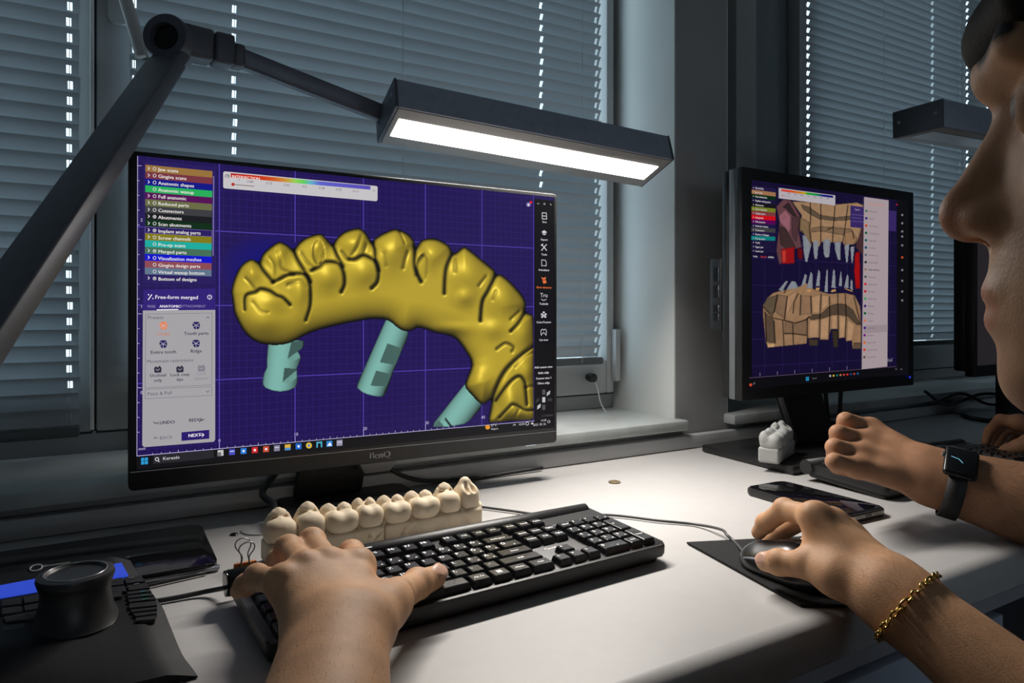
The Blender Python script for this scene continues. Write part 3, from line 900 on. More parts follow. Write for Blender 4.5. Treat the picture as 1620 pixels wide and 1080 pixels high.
# layer list
S.poly('list_panel', [(226.5, 254), (340, 266), (340, 450), (226.5, 449)], (38, 22, 92), 3)
rows = [('Jaw scans', (150, 112, 58)), ('Gingiva scans', (118, 50, 62)), ('Anatomic shapes', (12, 16, 132)), ('Anatomic waxup', (38, 172, 88)), ('Full anatomic', (84, 6, 84)),
        ('Reduced parts', (104, 106, 66)), ('Connectors', (58, 58, 62)), ('Abutments', (20, 20, 24)), ('Scan abutments', (4, 42, 14)), ('Implant analog parts', (38, 22, 92)),
        ('Screw channels', (128, 120, 14)), ('Pre-op scans', (24, 168, 156)), ('Merged parts', (66, 108, 86)), ('Visualization meshes', (8, 8, 200)), ('Gingiva design parts', (140, 72, 82)), ('Virtual waxup bottom', (94, 114, 138)), ('Bottom of designs', (38, 22, 92))]
for i, (t, c) in enumerate(rows):
    l0, l1 = 260.4 + 10.83 * i, 260.4 + 10.83 * (i + 1)
    r0, r1 = 270.7 + 10.4 * i, 270.7 + 10.4 * (i + 1)
    xl, xr = 230 - i * .06, 336 - i * .1
    if c != (38, 22, 92): S.poly('list_row', [(xl, l0), (xr, r0), (xr, r1), (xl, l1)], c, 4)
    elif i == 9: S.stroke('row_outline', [(xl, l0 + .5), (xr, r0 + .5), (xr, r1 - .5), (xl, l1 - .5), (xl, l0 + .5)], .6, (120, 100, 170), 4)
    yc = l0 + 8.2
    S.text(t, 250, yc + 1.7, 7.6, (232, 228, 224), 5, bold=.03, name='list_caption')
    if t not in ('Anatomic waxup', 'Pre-op scans', 'Gingiva design parts', 'Virtual waxup bottom'):
        S.stroke('arrow_icon', [(234.2, yc - 4.6), (236.4, yc - 2.2), (234.2, yc - .2)], .9, (235, 232, 235), 5)
    S.ring('eye_icon', 244.5, yc - 1.6, 2.4, .8, (215, 212, 215), 5)
    if t in ('Abutments', 'Implant analog parts', 'Bottom of designs', 'Merged parts'): S.disc('eye_dot', 244.5, yc - 1.6, 1.1, (225, 222, 225), 5)
S.stroke('scroll_bar', [(338, 279), (337, 404)], 1.6, (120, 110, 165), 4)
# free-form panel
S.poly('tool_panel_header', [(227, 458), (340.5, 456), (340.5, 490), (226, 491)], (48, 28, 116), 3)
S.text('Free-form merged', 245, 472.5, 8.4, (236, 232, 240), 5, bold=.03)
S.stroke('wand_icon', [(234.5, 474), (240, 466)], 1.4, (236, 232, 240), 5); S.disc('wand_spark', 235, 466, 1.1, (236, 232, 240), 5); S.disc('wand_spark', 242, 472, 1.0, (236, 232, 240), 5)
S.ring('help_icon', 331.5, 469.8, 3.3, .9, (230, 226, 236), 5); S.text('?', 331.5, 472.4, 6.5, (230, 226, 236), 5, 'c')
S.text('FREE', 233, 486.5, 5.6, (150, 140, 180), 5); S.text('ANATOMIC', 252, 486.3, 5.8, (240, 236, 244), 5, bold=.05); S.text('ATTACHMENT', 285, 486, 5.6, (150, 140, 180), 5)
S.stroke('tab_underline', [(248.5, 490), (281.5, 489.4)], 1.6, (235, 232, 235), 5)
S.poly('tool_panel', [(226, 491), (340.5, 490), (340.3, 695), (338, 698.5), (228, 707), (225, 704)], (163, 160, 164), 4)
def outline(pts, c=(125, 122, 130), w=.8, layer=5): S.stroke('panel_outline', pts + [pts[0]], w, c, layer)
outline([(230.5, 496.5), (335.5, 495), (335, 608.5), (229.5, 613.5)])
outline([(229.5, 615.5), (335, 611.5), (335, 625), (229.5, 630.5)])
dk_ = (45, 42, 62)
S.text('Presets', 233.5, 504.5, 7.6, (84, 80, 96), 6); S.stroke('chevron_icon', [(326.5, 503), (328.7, 500.8), (331, 503)], .9, (84, 80, 96), 6)
def icon(px, py, r, c):
    S.poly('tooth_icon', smooth_pts([(px - r, py), (px - r * .7, py - r * .85), (px, py - r * .95), (px + r * .7, py - r * .85), (px + r, py), (px + r * .7, py + r * .85), (px, py + r * .95), (px - r * .7, py + r * .85)], 3), c, 6)
    for q in ((-.7, -.5), (.7, -.5), (0, .8), (-.8, .35), (.8, .35)): S.stroke('icon_line', [(px, py - .05 * r), (px + q[0] * r, py + q[1] * r)], .7, (190, 188, 200), 7)
icon(258.5, 515, 6.4, (222, 130, 84)); S.text('Cusps', 258.5, 530, 7.6, (206, 112, 70), 6, 'c')
icon(310.3, 514.6, 6.0, (34, 24, 86)); S.text('Tooth parts', 310.3, 529.5, 7.4, dk_, 6, 'c', .03)
icon(258.2, 544, 6.2, (34, 24, 86)); S.text('Entire tooth', 258.2, 559, 7.4, dk_, 6, 'c', .03)
icon(310, 543, 6.0, (34, 24, 86)); S.text('Ridge', 310, 557.5, 7.4, dk_, 6, 'c', .03)
S.text('Movement restrictions', 232, 574, 7.3, (84, 80, 96), 6)
for x, y, c in ((249.5, 584, dk_), (284.5, 583.5, dk_), (318.5, 582, (128, 125, 136))):
    S.poly('tooth_icon', [(x - 6, y - 2), (x - 3, y - 5), (x, y - 3), (x + 3, y - 6), (x + 6, y - 2), (x + 5.5, y + 5), (x - 5, y + 5.5)], c, 6)
    S.stroke('icon_line', [(x - 3, y - .5), (x, y + 2), (x + 3, y - 1)], .8, (163, 160, 164), 7)
S.text('Occlusal', 249.5, 595.5, 6.8, dk_, 6, 'c', .03); S.text('only', 249.5, 603.5, 6.8, dk_, 6, 'c', .03)
S.text('Lock cusp', 284.3, 594.5, 6.8, dk_, 6, 'c', .03); S.text('tips', 284.3, 602, 6.8, dk_, 6, 'c', .03)
S.text('Lock', 318.5, 592.8, 6.8, (128, 125, 136), 6, 'c'); S.text('equator', 318.5, 600, 6.8, (128, 125, 136), 6, 'c')
S.text('Paint & Pull', 233, 625.5, 7.6, (84, 80, 96), 6); S.stroke('chevron_icon', [(326, 618), (328.3, 620.2), (330.6, 617.8)], .9, (84, 80, 96), 6)
S.text('UNDO', 252, 671, 7.2, dk_, 6, 'l', .05); S.stroke('arrow_icon', [(243, 667), (245.5, 669.5), (249, 668), (250.5, 670.5)], 1.1, dk_, 6)
S.text('REDO', 298.5, 667, 7.2, dk_, 6, 'l', .05); S.stroke('arrow_icon', [(315.5, 667), (317.5, 663.5), (320.5, 664.5), (322.8, 662.5)], 1.1, dk_, 6)
S.text('BACK', 252.5, 695, 7.2, (96, 92, 108), 6); S.stroke('arrow_icon', [(250, 692.3), (243.3, 693), (246, 690.5)], 1.0, (96, 92, 108), 6)
S.poly('next_button', [(287, 683.5), (331, 679.5), (331, 693.5), (287, 697)], (40, 22, 104), 6); S.text('NEXT', 297.5, 691.3, 7.2, (236, 232, 240), 7, 'l', .05)
S.stroke('arrow_icon', [(315, 688.3), (322.5, 687.5), (319.5, 685)], 1.0, (236, 232, 240), 7); S.stroke('arrow_icon', [(322.5, 687.5), (319.8, 690.4)], 1.0, (236, 232, 240), 7)
# colour scale panel
S.poly('scale_panel', [(353, 273), (355, 271), (595.5, 294.2), (597.3, 296), (597, 316.5), (595, 318.2), (355, 297.8), (353, 296)], (196, 193, 196), 3)
stops = [(0, (176, 20, 14)), (.17, (196, 40, 20)), (.3, (204, 84, 30)), (.4, (200, 150, 60)), (.46, (150, 205, 80)), (.52, (90, 205, 90)), (.57, (96, 180, 200)), (.64, (92, 96, 200)), (1, (88, 74, 176))]
n = 60; bx0, bx1 = 365, 586
XX, YY = np.meshgrid(np.linspace(bx0, bx1, n), np.linspace(0, 1, 3))
YY = np.interp(XX, [365, 586], [273.8, 294]) + YY * np.interp(XX, [365, 586], [6.6, 6.0])
ts = (XX - bx0) / (bx1 - bx0)
rgb = np.stack([np.interp(ts, [q[0] for q in stops], [q[1][k] for q in stops]) for k in range(3)], -1)
M_pic = glow_attr('display_picture')
picture('colour_scale', S, XX, YY, rgb, np.ones(XX.shape, bool), M_pic, 5)
S.text('INTERSECTION', 366.5, 281, 6.2, (240, 215, 205), 6, 'l', .06)
for t, x, y in (('-1', 377, 286.2), ('-0.88', 395, 289), ('-0.75', 425, 291.7), ('-0.62', 453, 294.3), ('-0.5', 481, 296.8), ('-0.38', 508, 299.2), ('-0.25', 535, 301.6), ('-0.12', 562, 304)): S.text(t, x, y, 5.2, (96, 92, 98), 6, 'c')
S.stroke('slider_track', [(369, 291.8), (401.5, 294.6)], 1.1, (120, 90, 86), 5); S.disc('slider_knob', 368.5, 291.7, 2.7, (176, 50, 34), 6)
S.ring('dial_icon', 359.2, 279, 3.0, .9, (84, 80, 90), 6, 140, 420); S.stroke('icon_line', [(359, 280), (361, 277)], .9, (84, 80, 90), 6)
S.stroke('chevron_icon', [(589.5, 300.6), (591.2, 302.4), (593, 300.9)], .8, (120, 116, 124), 6)
# right tool strip icons
iw = (205, 202, 208)
def sico(cx, cy, kind, c=iw):
    if kind == 'save': S.stroke('tool_icon', [(cx - 3.5, cy - 5), (cx + 3, cy - 4.6), (cx + 3.6, cy + 5), (cx - 3.5, cy + 4.6), (cx - 3.5, cy - 5)], 1.2, c, 4); S.stroke('tool_icon', [(cx - 3, cy), (cx + 3, cy + .3)], 1.2, c, 4)
    if kind == 'cap': S.poly('tool_icon', [(cx - 4.5, cy - .6), (cx, cy - 3.6), (cx + 4.5, cy - .2), (cx, cy + 2)], c, 4); S.stroke('tool_icon', [(cx - 2.6, cy + 2), (cx, cy + 4), (cx + 2.8, cy + 2.2)], 1.3, c, 4)
    if kind == 'tools': S.stroke('tool_icon', [(cx - 3.8, cy - 4.5), (cx + 4, cy + 5)], 1.5, c, 4); S.stroke('tool_icon', [(cx + 3.8, cy - 4.5), (cx - 4, cy + 5)], 1.5, c, 4); S.stroke('tool_icon', [(cx - 4.6, cy - 2.6), (cx - 1.8, cy - 5)], 1.5, c, 4)
    if kind == 'art': S.stroke('tool_icon', [(cx - 2, cy + 5), (cx - 3.6, cy + 5), (cx - 3.6, cy - 4.5), (cx + 2.2, cy - 4), (cx + 3.6, cy - 1), (cx + 3.6, cy + 5), (cx - 1, cy + 4.5)], 1.0, c, 4)
    if kind == 'jaw': S.poly('tool_icon', [(cx - 4.5, cy - 5), (cx - 1, cy - 3.5), (cx + 3.5, cy - 5), (cx + 2.5, cy - 1), (cx - 2, cy - .5)], c, 4); S.poly('tool_icon', [(cx - 2.5, cy + .6), (cx + 3, cy - .2), (cx + 4.5, cy + 4), (cx - .5, cy + 6)], c, 4)
    if kind == 'tru': S.text('Tru', cx, cy + 1, 9.5, c, 4, 'c'); S.stroke('tool_icon', [(cx - 4, cy + 4.2), (cx, cy + 6.2), (cx + 4, cy + 4.2)], .9, c, 4)
    if kind == 'tex':
        for q in ((0, -4), (-3, -1), (3, -1), (-2.5, 3), (2.5, 3), (0, 1)): S.disc('tool_icon', cx + q[0], cy + q[1], 1.7, c, 4, 8)
    if kind == 'cut': S.stroke('tool_icon', smooth_pts([(cx - 3.6, cy + 4.5), (cx - 4.4, cy - 2), (cx - 2, cy - 5.5), (cx, cy - 3.8), (cx + 2.4, cy - 5.5), (cx + 4.4, cy - 2), (cx + 3.6, cy + 4.5)], 3, False), 1.0, c, 4); S.stroke('tool_icon', [(cx - 3, cy + 3), (cx, cy - .5), (cx + 3, cy + 3)], .9, c, 4)
for cx, cy, k, t in ((861, 341.5, 'save', 'Save'), (860.7, 367.5, 'cap', 'Export'), (860.5, 391, 'tools', 'Tools'), (860.3, 415.5, 'art', 'Articulator'), (860.2, 443, 'jaw', 'Show distances'), (860, 469, 'tru', 'TruSmile'), (860, 498, 'tex', 'Color/Texture'), (859.8, 526, 'cut', 'Cut view')):
    c = (222, 108, 56) if k == 'jaw' else iw
    sico(cx, cy, k, c); S.text(t, cx, cy + (13 if k != 'save' else 11), 4.6, c, 4, 'c', .05)
for t, y in (('Add custom view', 582), ('Bukk oldja', 591), ('Custom view 1', 599.5), ('Olives oldja', 607.3)): S.text(t, 859.5, y, 4.8, (205, 202, 208), 4, 'c', .06)
for q, c in (((0, -12), (80, 80, 84)), ((0, 12), (80, 80, 84)), ((-9.5, 1), (52, 52, 56)), ((9.5, 0), (52, 52, 56)), ((7.5, -10), (170, 170, 174)), ((-7.5, 11), (190, 190, 194)), ((0, 0), (190, 190, 194))):
    x, y = 860 + q[0], 632 + q[1]
    if q[0] and q[1]: S.poly('view_key', [(x - 3, y + 4.5), (x - 2.4, y - 1.5), (x + 2.8, y - 4.8), (x + 2.2, y + 1)], c, 4)
    elif q[0]: S.poly('view_key', [(x - 3.6, y - 2.2), (x + 3.6, y - 2.6), (x + 3.6, y + 2.4), (x - 3.6, y + 2.6)], c, 4)
    else: S.poly('view_key', [(x - 2.4, y - 4), (x + 2.4, y - 4.2), (x + 2.4, y + 4), (x - 2.4, y + 4.2)], c, 4)
S.text('3.2-9266/64', 874, 657.5, 4.4, (84, 84, 90), 4, 'r')
S.stroke('window_button', [(850, 322), (852.4, 322.2)], .8, iw, 4); S.ring('window_button', 861, 322.5, 1.1, .6, iw, 4); S.stroke('window_button', [(870, 322.3), (872, 324.6)], .8, iw, 4)
S.disc('bell_badge', 835.8, 323.6, 3.6, (120, 112, 168), 4); S.poly('bell_icon', [(834, 325.4), (835.8, 320.8), (837.6, 325.6)], (225, 222, 232), 5); S.disc('alert_dot', 839.6, 320, 2.1, (214, 28, 34), 5)
# taskbar contents
for i in (0, 1):
    for j in (0, 1): S.poly('start_tile', [(223.2 + i * 5.8, 724 + j * 5.6 - i * .5), (228.2 + i * 5.8, 723.6 + j * 5.6 - i * .5), (228.2 + i * 5.8, 728.6 + j * 5.6 - i * .5), (223.2 + i * 5.8, 729 + j * 5.6 - i * .5)], (44, 148, 204), 4)
S.poly('search_field', smooth_pts([(243, 722), (248, 719.5), (330, 712.4), (337.5, 714), (338, 720), (333, 724.6), (250, 733), (243, 731)], 3), (38, 37, 42), 4)
S.ring('search_icon', 248.3, 726, 2.6, 1.0, (220, 218, 220), 5); S.stroke('search_icon', [(250, 728.2), (252, 730)], 1.0, (220, 218, 220), 5)
S.text('Keres\u00e9s', 257.5, 727.6, 7.4, (214, 212, 214), 5)
tcol = [((200, 200, 200), 's'), ((72, 80, 190), 'p'), ((40, 120, 210), 'd'), ((206, 36, 44), 'r'), ((196, 74, 52), 'r'), ((130, 128, 150), 'o'), ((216, 172, 60), 'f'), ((28, 104, 200), 'r'), ((220, 186, 60), 'c'), ((70, 170, 200), 'n'), ((46, 128, 206), 'm'), ((150, 146, 170), 'o')]
xs_ = (348.8, 367, 385.2, 403, 420.8, 438, 455, 472.2, 488.6, 505, 521, 537)
for (c, k), x in zip(tcol, xs_):
    y = 716.2 + (700.2 - 716.2) * (x - 348.8) / (537 - 348.8)
    q = 4.6
    S.poly('app_icon', [(x - q, y - q + .4), (x + q, y - q - .4), (x + q, y + q - .4), (x - q, y + q + .4)] if k != 'c' else [(x + 4.8 * math.cos(t * .52), y + 4.8 * math.sin(t * .52)) for t in range(12)], c, 4)
    if k in 'rdc': S.disc('app_mark', x, y, 2.0, (235, 230, 235) if k != 'c' else (60, 120, 210), 5, 8)
    if k == 'm': S.poly('app_mark', [(x - 4, y + 3.6), (x + 1, y - 3), (x + 4, y + 3.2)], (230, 236, 245), 5)
    if k in 'op': S.stroke('app_mark', [(x - 3, y - 1), (x + 3, y - 1.4)], 1.4, (210, 205, 225), 5)
    if k == 'n': S.poly('app_mark', [(x - 2.5, y + 5), (x - 2.2, y - 2), (x + 2.2, y - 2.2), (x + 2.5, y + 4.6)], (13, 13, 18), 5)
    if k == 's': S.poly('app_mark', [(x - 5, y - 1), (x + 1, y - 1.4), (x + 1, y + 5), (x - 5, y + 5.2)], (110, 110, 114), 5)
    if k == 'f': S.poly('app_mark', [(x - 4.6, y + 1), (x + 4.6, y + .4), (x + 4.6, y + 4.2), (x - 4.6, y + 4.8)], (70, 140, 200), 5)
S.disc('weather_icon', 771.2, 675.4, 3.7, (226, 148, 40), 4); S.text('27\u00b0C', 776.5, 674.3, 5, (215, 212, 215), 4); S.text('Napos', 776.5, 680, 5, (190, 188, 190), 4)
S.stroke('chevron_icon', [(811.5, 672.8), (813.5, 670.8), (815.6, 672.4)], .9, iw, 4); S.text('HUN', 820.5, 672.8, 5, iw, 4); S.ring('tray_icon', 834, 669.8, 2.4, .9, iw, 4); S.poly('tray_icon', [(839, 670), (843, 667), (843.4, 671.5)], iw, 4)
S.text('14:38', 864, 665.8, 4.8, iw, 4, 'r'); S.text('2025. 08. 26.', 864, 671.6, 4.8, iw, 4, 'r'); S.ring('tray_icon', 868, 666.6, 1.9, .7, iw, 4)

# the yellow arch picture
arch = [(365, 462), (370, 440), (381, 419), (397, 409), (409, 413), (413, 405), (421, 395), (440, 382), (454, 386), (464, 393), (472, 384), (484, 375), (503, 369), (513, 372), (525, 385), (533, 375), (546, 365), (566, 360), (578, 366), (588, 381),
        (591, 378), (602, 370), (621, 362), (633, 363), (647, 370), (656, 381), (658, 390), (666, 380), (678, 376), (694, 378), (710, 387), (716, 397), (720, 399), (733, 390), (743, 394), (763, 410), (782, 426), (786, 433), (794, 434), (810, 447), (828, 468), (833, 481), (832, 492), (841, 497), (845, 503),
        (848, 540), (848, 600), (847, 664), (810, 667), (774, 670), (776, 641), (775, 634), (762, 640), (745, 624), (735, 608), (745, 577), (737, 558), (724, 540), (712, 532), (689, 527), (675, 522), (661, 519), (652, 523), (640, 524), (629, 519), (613, 507), (590, 505), (574, 507), (533, 515), (493, 526), (458, 543), (431, 546), (407, 542), (389, 529), (376, 509), (367, 485)]
archs = smooth_pts(arch, 3)
X, Y = np.meshgrid(np.arange(362, 846.1, .9), np.arange(356, 672, .9))
ins = inpoly(archs, X, Y) & (X < 845) & (Y < 663.4 + (845 - X) * .0886)
sd = segdist(archs, X, Y, True)
def infl(d, R): t = np.clip(d / R, 0, 1); return R * np.sqrt(np.clip(1 - (1 - t) ** 2, 0, 1))
Hh = .55 * infl(sd, 42)
grooves = [([(409, 414), (417, 428), (432, 446)], 3.2, 2.6), ([(432, 446), (442, 442), (456, 435), (476, 433), (487, 438), (491, 454), (491, 483), (484, 507)], 3.4, 2.4), ([(387, 490), (387, 474), (391, 466), (404, 462), (413, 457), (427, 460), (438, 467), (448, 471), (459, 482)], 3.2, 2.4),
    ([(464, 394), (470, 409), (480, 426), (484, 434), (491, 446)], 3.4, 2.6), ([(493, 428), (505, 422), (513, 415), (525, 414), (537, 418), (544, 432), (545, 450), (540, 462)], 3.6, 2.6), ([(526, 385), (533, 403), (543, 422)], 3.2, 2.4), ([(552, 410), (562, 410), (574, 404), (584, 407), (595, 415), (599, 428), (597, 446), (588, 456)], 3.6, 2.6),
    ([(588, 381), (593, 395), (594, 410), (599, 428)], 3.0, 2.4), ([(657, 389), (656, 407), (657, 425), (666, 446)], 3.6, 2.6), ([(670, 402), (660, 418), (659, 436)], 2.2, 2.2), ([(716, 400), (707, 421), (704, 440), (703, 464)], 3.4, 2.6), ([(785, 434), (771, 462), (763, 478), (760, 507)], 3.6, 2.6), ([(832, 492), (820, 511), (808, 524)], 3.2, 2.4),
    ([(631, 364), (636, 374), (641, 386)], 1.8, 1.5), ([(645, 398), (641, 412), (638, 424)], 1.8, 3), ([(720, 408), (720, 430)], 1.4, 2.5), ([(770, 436), (758, 452)], 1.6, 2.5), ([(785, 460), (780, 474)], 1.3, 2.5), ([(822, 492), (808, 505)], 1.6, 2.2),
    ([(777, 634), (788, 606), (801, 584), (821, 565), (846, 546)], 3.8, 3.2), ([(786, 552), (800, 543), (812, 549), (810, 556)], 2.2, 2.2), ([(815, 580), (828, 566), (846, 556)], 1.8, 2.2), ([(784, 634), (805, 606), (821, 595), (830, 604), (832, 616), (834, 640)], 3.4, 2.4), ([(790, 661), (801, 649), (811, 640), (821, 643), (833, 649), (846, 648)], 3.0, 2.4), ([(832, 613), (846, 610)], 2.0, 2), ([(815, 660), (821, 648)], 1.6, 2),
    ([(388, 440), (398, 450), (404, 458)], 1.6, 2.5), ([(438, 395), (444, 410), (446, 425), (464, 434)], 1.6, 2.8), ([(424, 405), (434, 420), (436, 440)], 1.3, 2.2), ([(476, 400), (486, 415), (496, 424)], 1.6, 2.6), ([(540, 398), (548, 408)], 2.0, 3), ([(572, 372), (566, 390), (556, 404)], 1.6, 3), ([(580, 385), (576, 400)], 1.6, 2.5), ([(456, 450), (474, 444), (486, 452)], 1.6, 3.5), ([(400, 478), (412, 492), (424, 494)], 1.1, 2.5), ([(607, 400), (611, 420)], 1.2, 3)]
ridges = [((415, 505), (30, 24), 6), ((400, 430), (13, 14), 4), ((428, 476), (22, 14), 3.5), ((474, 462), (12, 24), 4), ((440, 402), (15, 15), 4), ((505, 388), (17, 15), 3.5), ((518, 438), (20, 20), 5), ((560, 382), (20, 15), 4), ((575, 430), (19, 20), 5), ((620, 395), (24, 28), 5.5), ((684, 400), (22, 20), 5), ((742, 430), (26, 32), 5.5), ((797, 470), (24, 28), 5.5), ((830, 525), (18, 22), 4), ((806, 636), (16, 24), 5), ((837, 585), (14, 18), 4), ((735, 470), (14, 12), 3), ((716, 520), (30, 10), 2.5), ((780, 520), (18, 14), 3), ((755, 600), (18, 30), 4), ((818, 656), (14, 10), 3)]
for c, r, hgt in ridges: Hh = Hh + 1.45 * hgt * np.exp(-(((X - c[0]) / r[0]) ** 2 + ((Y - c[1]) / r[1]) ** 2))
for pts, dep, wd in grooves: Hh = Hh - dep * 1.25 * np.exp(-(segdist(smooth_pts(pts, 3, False) if len(pts) > 2 else pts, X, Y) / wd) ** 2)
ov = np.hypot((X - 504) / 9.5, (Y - 399) / 20); Hh = np.where(ov < 1, Hh - 3.2, Hh)
ov = np.hypot((X - 668) / 9, (Y - 424) / 22); Hh = np.where(ov < 1, Hh - 1.8, Hh)
rnd = np.random.RandomState(3)
rgb = shade(blur(Hh, 1) * 1.25, (212, 184, 54), light=(-.30, -.62, .72), ao=.10, gloss=.50, rim=.7)
edge = np.clip(sd / 7, 0, 1)
rgb = rgb * (.38 + .62 * edge ** .7)[..., None]
for pts, dep, wd in grooves:
    if dep >= 2.8:
        q = segdist(smooth_pts(pts, 3, False) if len(pts) > 2 else pts, X, Y); rgb = rgb * (1 - .55 * np.exp(-(q / .95) ** 2))[..., None]
picture('dental_arch_picture', S, X, Y, rgb, ins, M_pic, 3)
# blue glow of the tooth being worked on, and the implant posts
hl = inpoly(smooth_pts([(352, 470), (362, 430), (378, 404), (400, 388), (430, 378), (470, 370), (500, 364), (520, 380), (470, 420), (420, 440), (372, 500)], 3), X, Y)
Xh, Yh = np.meshgrid(np.arange(340, 540, 3.), np.arange(350, 520, 3.))
q = np.clip(1 - np.hypot((Xh - 420) / 74, (Yh - 425) / 58), 0, 1)[..., None] ** .8
picture('tooth_glow_picture', S, Xh, Yh, np.array([35, 19, 88.]) * (1 - q) + np.array([10, 8, 120.]) * q, q[..., 0] > .04, M_pic, 1)
def post(outline_, a, b, r, notches, layer=2):
    o = smooth_pts(outline_, 2)
    xs, ys = [p[0] for p in o], [p[1] for p in o]
    X, Y = np.meshgrid(np.arange(min(xs) - 1, max(xs) + 1.5, .9), np.arange(min(ys) - 1, max(ys) + 1.5, .9))
    m = inpoly(o, X, Y) & (Y < 664 + (845 - X) * .0886)
    ax = np.array([b[0] - a[0], b[1] - a[1]], float); ax /= np.linalg.norm(ax)
    t = ((X - a[0]) * -ax[1] + (Y - a[1]) * ax[0]) / r
    I = np.sqrt(np.clip(1 - np.clip(t, -1, 1) ** 2, 0, 1)); I = .32 + .68 * I + .12 * np.clip(t, -1, 1)
    rgb = np.array([122, 176, 166.])[None, None] * I[..., None]
    for nt_, f in notches:
        k = inpoly(nt_, X, Y); rgb[k] = np.array([122, 176, 166.]) * f
    rgb *= np.clip(.45 + segdist(o, X, Y, True) / 4, 0, 1)[..., None]
    picture('implant_post_picture', S, X, Y, rgb, m, M_pic, layer)
post([(424, 538), (480, 538), (478, 552), (472, 556), (477, 566), (470, 583), (471, 595), (468, 613), (443, 620), (420, 614), (415, 604), (418, 588), (422, 580), (421, 560)], (451, 540), (441, 618), 29, [([(461, 540), (455, 567), (478, 551), (480, 540)], .5), ([(455, 567), (478, 551), (474, 566), (462, 572)], .85), ([(450, 582), (447, 604), (472, 583)], .48), ([(447, 604), (472, 583), (469, 598), (456, 606)], .85)])
post([(610, 505), (628, 512), (647, 526), (636, 556), (622, 590), (611, 622), (602, 628), (580, 624), (567, 616), (565, 606), (585, 562)], (628, 515), (585, 620), 22, [([(613, 543), (636, 551), (626, 577), (601, 573)], .55), ([(595, 586), (619, 592), (611, 611), (586, 610)], .55)])
post([(736, 605), (748, 624), (763, 640), (752, 656), (735, 671), (684, 676), (700, 652)], (748, 622), (710, 674), 22, [([(684, 676), (694, 664), (704, 676)], .6), ([(705, 660), (716, 674), (712, 675), (703, 663)], .3)], 2)

# chin line, maker's lettering, stand
cl = [(206, 747), (881, 681.5)]
V = [onY(206, 746.4, YS - .0001), onY(880, 681, YS - .0001), onY(880, 682.2, YS - .0001), onY(206, 748, YS - .0001)]
obj('chin_trim_line', V, [(0, 1, 2, 3)], M_alu, mon)
lo = onY(584, 726, YS - .0004)
letter('maker_lettering', 'BenQ', lo, (1, 0, 0), (0, 0, 1), .0128, mat('silver_lettering', (.55, .55, .56), .4), mon, 'l', True, .0009)
pw = onY(845, 705.5, YS)
box('power_light', pw.x - .012, pw.x + .006, YS + .004, YS + .008, MZ0 - .0012, MZ0 - .0002, glow('power_white', (210, 220, 230)), mon)
nx0, nx1 = onY(505, 760, .945).x, onY(590, 745, .945).x
bm = bmesh.new()
zb = DESK + .011
hexa(bm, [(nx0 - .03, .955, zb), (nx1 - .012, .955, zb), (nx1 - .012, .972, zb), (nx0 - .03, .972, zb), (nx0 - .006, .942, MZ0 + .13), (nx1 + .012, .942, MZ0 + .13), (nx1 + .012, .962, MZ0 + .13), (nx0 - .006, .962, MZ0 + .13)])
bev(bm, .004); obj_bm('neck', bm, M_black, mon, True)
bm = bmesh.new()
q0, q1 = onY(562, 742, .93).x, onY(632, 735, .93).x
hexa(bm, [(q0 + .012, .925, MZ0 - .016), (q1 - .016, .925, MZ0 - .016), (q1 - .016, .95, MZ0 - .016), (q0 + .012, .95, MZ0 - .016), (q0, .922, MZ0 + .004), (q1, .922, MZ0 + .004), (q1, .95, MZ0 + .004), (q0, .95, MZ0 + .004)])
bev(bm, .002); obj_bm('pivot_cover', bm, M_grey, mon, True)
prism('base_plate', rrect(nx0 - .05, nx1 + .05, .87, .973, .012), DESK + .0006, DESK + .0112, M_black, mon, .002)
tube('monitor_cable', catmull([(nx0 - .02, .965, MZ0 + .05), (nx0 - .05, .968, DESK + .05), (nx0 - .075, .94, DESK + .030), (.185, .90, DESK + .022), (.172, .868, DESK + .010), (.170, .862, DESK + .0075)], 8), .0042, M_cable, mon)
tube('monitor_cable', catmull([(nx1, .966, MZ0 + .03), (nx1 + .04, .968, DESK + .03), (nx1 + .12, .966, DESK + .006), (nx1 + .3, .968, DESK + .005)], 8), .003, M_cable, mon)

# ------------------------------------------------------------------ second monitor
Y2 = 0.845
A0, A1, AZ0, AZ1 = .9654, 1.495, .847, 1.2587
m2 = empty('monitor', ((A0 + A1) / 2, Y2 + .09, DESK), label='smaller black monitor showing beige and grey tooth models', cat='monitor')
box('bezel', A0, A1, Y2, Y2 + .016, AZ0, AZ1, M_black, m2, .002)
box('side_trim', A0 + .0005, A1 - .0005, Y2 + .0165, Y2 + .030, AZ0 + .001, AZ1 - .001, mat('silver_side_trim', (.20, .215, .23), .45, .4), m2, .001)
box('rear_shell', A0 + .0002, A1 - .0002, Y2 + .0305, Y2 + .046, AZ0 + .003, AZ1 - .002, M_black, m2, .003)
hub = box('port_block', A0 + .0004, A0 + .24, Y2 + .0465, Y2 + .076, .968, 1.101, M_black, m2, .003)
for z0, z1 in ((1.03, 1.052), (.988, 1.000), (1.004, 1.016), (1.06, 1.085)):
    box('port', A0 - .0006, A0 + .001, Y2 + .054, Y2 + .066, z0, z1, M_gloss, hub)
    tube('port_rim', [(A0 - .0007, Y2 + .053, z0), (A0 - .0007, Y2 + .053, z1)], .0007, M_alu, hub, 6)
q = [onY(1189, 285.5, Y2), onY(1437, 318, Y2), onY(1437, 590, Y2), onY(1184, 614, Y2)]
t0, t1, u0, u1 = q[0].x, q[1].x, (q[3].z + q[2].z) / 2, (q[0].z + q[1].z) / 2
sc2 = empty('screen', (0, 0, 0)); sc2.parent = m2; sc2.location = Vector((t0, Y2 - .0002, u0)) - m2.location
gs2 = .048
gm2 = grid_material('display_grid_dusky', (18, 11, 44), (25, 16, 58), (42, 29, 84), .01, .012, gs2)
